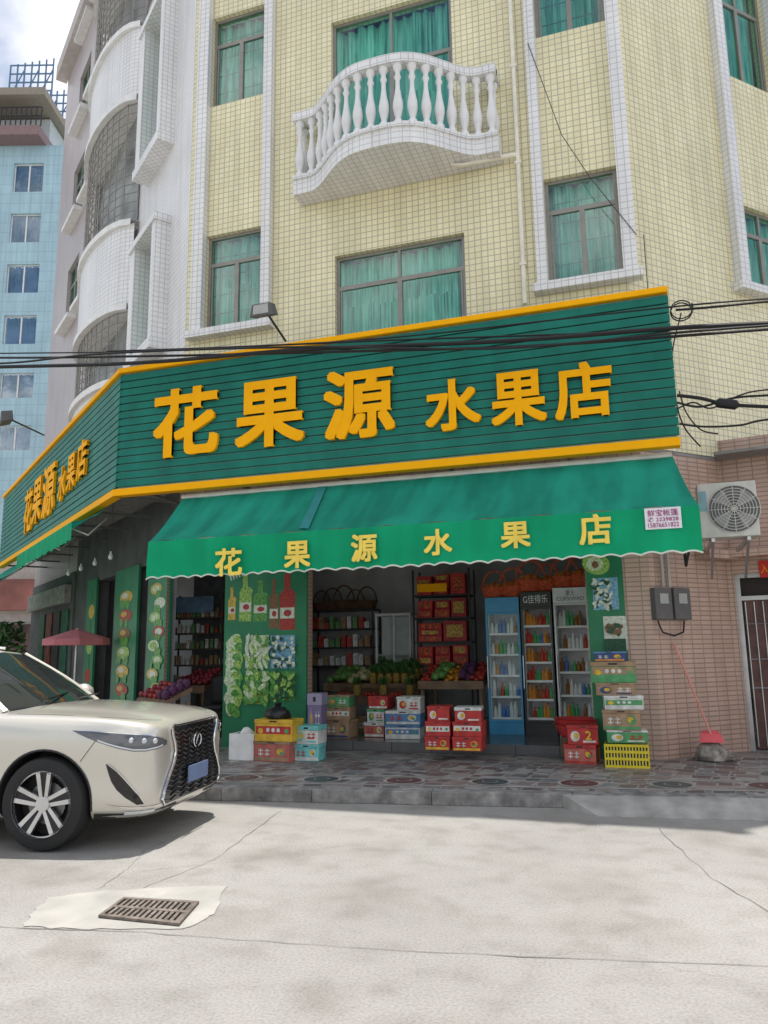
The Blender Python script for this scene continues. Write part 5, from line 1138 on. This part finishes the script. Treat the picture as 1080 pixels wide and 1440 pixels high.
for k in range(15):
    z=.36+.039*k; w=gww(z)-.02; g=MB(); P=[rc((3,-w+2*w*j/24,z+.012*math.cos(j/24*2*math.pi*6)),(-1,0,0),.016) or Vector((2.25,-w+2*w*j/24,z)) for j in range(25)]; g.tube(P,.005,5); g.build('grille_bar',satin,gr,local=True,smooth=True)
for s in (-1,1):
    g=MB(); P=[rc((3,s*w,z),(-1,0,0),.016) for z,w in gw]; P=[p for p in P if p]; g.tube(P,.013,6); g.build('grille_surround',chrome,gr,local=True,smooth=True)
g=MB(); P=[rc((3,-.44+.88*k/10,.962),(-1,0,0),.014) for k in range(11)]; P=[p for p in P if p]
if len(P)>2: g.tube(P,.010,6); g.build('grille_surround',chrome,gr,local=True,smooth=True)
e=rc((3,0,.80),(-1,0,0),.03); g=MB(); g.tube([e+Vector((0,.085*math.cos(k/20*2*math.pi),.062*math.sin(k/20*2*math.pi))) for k in range(21)],.007,6); g.build('emblem',chrome,gr,local=True,smooth=True)
g=MB(); g.tube([e+Vector((.003,.015,.045)),e+Vector((.003,-.04,-.03)),e+Vector((.003,.055,-.03))],.007,5); g.build('emblem_letter',chrome,gr,local=True,smooth=True)
p0=rc((3,0,.50),(-1,0,0),.03); x=p0.x+.01; g=MB(); g.hexa([Vector((x,-.22,.45)),Vector((x+.012,-.22,.45)),Vector((x+.012,.22,.45)),Vector((x,.22,.45)),Vector((x,-.22,.59)),Vector((x+.012,-.22,.59)),Vector((x+.012,.22,.59)),Vector((x,.22,.59))]); g.build('number_plate',mat('plate_blue',(.18,.24,.40),.4),CAR,local=True)
belt=[(1.12,0,1.14),(1.07,.42,1.135),(.86,.76,1.11),(.45,.885,1.095),(0,.90,1.095),(-.45,.90,1.105),(-1.0,.90,1.12),(-1.6,.87,1.15),(-2.05,.74,1.15),(-2.25,.4,1.12),(-2.28,0,1.12)]
roof=[(.28,0,1.635),(.25,.34,1.625),(.12,.58,1.595),(-.1,.635,1.62),(-.3,.645,1.64),(-.55,.65,1.65),(-1.0,.64,1.645),(-1.5,.61,1.61),(-1.78,.52,1.575),(-1.95,.3,1.57),(-1.98,0,1.57)]
def gh(i,t,s):
    a=Vector(belt[i]);b_=Vector(roof[i]); p=a.lerp(b_,t); c=Vector((-.55,0,p.z)); o=(p-c).normalized()*.045*math.sin(math.pi*t); p=p+Vector((o.x,o.y,0)); p.y*=s; return p
def panel(i0,i1,s,sg=3):
    g=MB(); rows=[]
    for k in range(6):
        t=k/5; r_=[]
        for i in range(i0,i1):
            for q_ in range(sg):
                f=q_/sg; r_.append(gh(i,t,s).lerp(gh(i+1,t,s),f))
        r_.append(gh(i1,t,s)); rows.append(r_)
    g.grid(rows); return g
g=MB(); rows=[]
for k in range(7):
    t=k/6; r_=[gh(i,t,-1).lerp(gh(i-1,t,-1),q_/3) for i in (2,1) for q_ in range(3)]+[gh(0,t,1)]+[gh(i,t,1).lerp(gh(i+1,t,1),(q_+1)/3) for i in (0,1) for q_ in range(3)]
    rows.append(r_)
g.grid(rows); g.build('windscreen',cglass,CAR,local=True,smooth=True)
for s in (-1,1):
    for i0_,i1_ in ((2,4),(4,6),(6,8)): panel(i0_,i1_,s).build('side_window',cglass,CAR,local=True,smooth=True)
    panel(8,10,s).build('rear_window',cglass,CAR,local=True,smooth=True)
    g=MB(); g.tube([gh(2,t,s)+Vector((0,0,.0)) for t in (-.03,.1,.3,.5,.7,.9,1.0)],[.045,.04,.036,.034,.034,.036,.04],8); g.build('windscreen_pillar',paint,CAR,local=True,smooth=True)
    g=MB(); g.tube([gh(8,t,s) for t in (0,.25,.5,.75,1)],[.13,.1,.08,.07,.06],8); g.build('rear_pillar',paint,CAR,local=True,smooth=True)
    for i in (4,6):
        g=MB(); g.tube([gh(i,t,s) for t in (0,.5,1)],.028,6); g.build('door_pillar',gloss,CAR,local=True,smooth=True)
    g=MB(); g.tube([gh(i,.0,s)+Vector((0,s*.012,.012)) for i in range(2,9)],.010,6); g.build('window_moulding',chrome,CAR,local=True,smooth=True)
    g=MB(); g.tube([gh(i,1,s)+Vector((0,s*-.06,.055)) for i in range(3,9)],.016,6); g.build('roof_rail',chrome,CAR,local=True,smooth=True)
    mb_=Vector((.55,s*.93,1.10)); g=MB(); g.lathe(mb_+Vector((0,s*.13,-.0)),[(.02,-.0),(.09,.02),(.115,.07),(.10,.13),(.05,.17),(.01,.18)],14); o=g.build('wing_mirror',paint,CAR,local=True,smooth=True); 
    g=MB(); g.tube([mb_-Vector((0,s*.06,.02)),mb_+Vector((0,s*.08,.04))],.025,6); g.build('mirror_stalk',gloss,o,local=True,smooth=True)
rws=[]
for x,yw,z,cr in ((.285,.30,1.63,.004),(.20,.50,1.62,.02),(.08,.60,1.62,.035),(-.1,.645,1.63,.05),(-.5,.66,1.66,.055),(-1.0,.65,1.655,.055),(-1.5,.62,1.62,.05),(-1.8,.55,1.585,.045),(-2.02,.5,1.56,.03)):
    rws.append([Vector((x,yw*q_,z-.02*abs(q_)**4+cr*(1-q_*q_))) for q_ in [-1+k/6 for k in range(13)]])
g=MB(); g.grid(rws); o=g.build('roof_panel',paint,CAR,local=True,smooth=True); md=o.modifiers.new('s','SOLIDIFY'); md.thickness=.05; md.offset=-1
for pp in ([(1.10,-.55,1.19),(.98,.05,1.235)],[(1.13,.0,1.19),(1.0,.6,1.20)]): g=MB(); g.tube(pp,.008,5); g.build('wiper',gloss,CAR,local=True)
rimd=mat('rim_dark',(.04,.04,.045),.3,.5)
def wheel(x,s):
    y=s*.83
    c=Vector((x,y,.378))
    g=MB(); prof=[(.265,-.11),(.33,-.12),(.362,-.105),(.376,-.07),(.378,0),(.376,.07),(.362,.105),(.33,.12),(.265,.11)]
    g.lathe(c,prof,40,axis='Y',cap=False); w=g.build('wheel',tyre_m,CAR,local=True,smooth=True)
    g=MB(); g.lathe(c,[(.268,-.10),(.268,.10)],36,axis='Y',cap=False); g.build('rim_barrel',rimd,w,local=True)
    g=MB(); g.lathe(c+Vector((0,s*.02,0)),[(.17,-.01),(.17,.01)],24,axis='Y'); g.build('brake_disc',mat('disc',(.20,.20,.20),.4,.7),w,local=True)
    g=MB(); g.lathe(c-Vector((0,s*.03,0)),[(.266,-.01),(.266,.01)],24,axis='Y'); g.build('brake_shield',mat('hub_dark',(.03,.03,.03),.6),w,local=True)
    g=MB(); g.lathe(c+Vector((0,s*.105,0)),[(.268,-.02),(.272,.012),(.257,.014),(.250,-.012)],40,axis='Y',cap=False)
    def spoke(g,a,d0_,d1_,q1,q2,dy,m=0):
        A_=c+Vector((.045*math.cos(a)-d0_*math.sin(a),s*(.088-dy),.045*math.sin(a)+d0_*math.cos(a))); B_=c+Vector((.256*math.cos(a+d1_),s*(.108-dy),.256*math.sin(a+d1_)))
        d=(B_-A_).normalized(); wv=d.cross(Vector((0,1,0))).normalized(); th_=Vector((0,s*.03,0))
        g.hexa([A_-wv*q1-th_,A_+wv*q1-th_,B_+wv*q2-th_,B_-wv*q2-th_,A_-wv*q1,A_+wv*q1,B_+wv*q2,B_-wv*q2])
    for k in range(5):
        a=2*math.pi*k/5+math.pi/2
        for da in (-1,1): spoke(g,a,da*.022,da*.20,.015,.019,0)
    g.lathe(c+Vector((0,s*.08,0)),[(.06,-.02),(.06,.005),(.045,.012)],20,axis='Y'); g.build('rim',rimm,w,local=True,smooth=False)
    g=MB()
    for k in range(5): spoke(g,2*math.pi*k/5+math.pi/2,0,0,.02,.035,.012)
    g.build('spoke_insert',rimd,w,local=True)
    g=MB(); g.lathe(c+Vector((0,s*.095,0)),[(.033,-.004),(.033,.004)],16,axis='Y'); g.build('hub_cap',gloss,w,local=True)
for x in (1.4,-1.39):
    for s in (-1,1): wheel(x,s)
# ---------------------------------------------------------------- world, sun, camera
w=bpy.data.worlds.new('World'); bpy.context.scene.world=w; w.use_nodes=True; t=w.node_tree; bg=t.nodes['Background']
SD=Vector((-.03,.205,1.0)).normalized()
EL=math.degrees(math.asin(SD.z))
sky=t.nodes.new('ShaderNodeTexSky'); sky.sky_type='NISHITA'; sky.sun_disc=False; sky.sun_elevation=rad(EL); sky.air_density=1.0; sky.dust_density=1.0
sky.sun_rotation=math.atan2(SD.x,SD.y)
c=t.nodes.new('ShaderNodeTexCoord'); n=noise(t,3.1,9,vec=c.outputs['Generated']); r=ramp(t,n.outputs['Fac'],[(.42,(0,0,0)),(.56,(1,1,1))])
x=mixc(t,r.outputs[0],sky.outputs[0],(8.6,8.6,8.7)); lnk(t,x,bg.inputs['Color']); bg.inputs['Strength'].default_value=.15
sl=bpy.data.lights.new('sun','SUN'); sl.energy=5.0; sl.angle=rad(.5); sl.color=(1,.96,.90); so=bpy.data.objects.new('sun',sl); C0.objects.link(so); so.rotation_euler=SD.to_track_quat('Z','Y').to_euler(); so.location=(0,0,30)
cd=bpy.data.cameras.new('camera'); cd.sensor_fit='VERTICAL'; cd.sensor_height=24; cd.lens=24*FP/1440; cd.clip_end=600; cd.clip_start=.05
cam=bpy.data.objects.new('camera',cd); C0.objects.link(cam); cam.location=CAM; cam.rotation_euler=RM.to_euler(); bpy.context.scene.camera=cam
bpy.context.scene.view_settings.view_transform='Standard'; bpy.context.scene.view_settings.look='None'; bpy.context.scene.view_settings.exposure=0
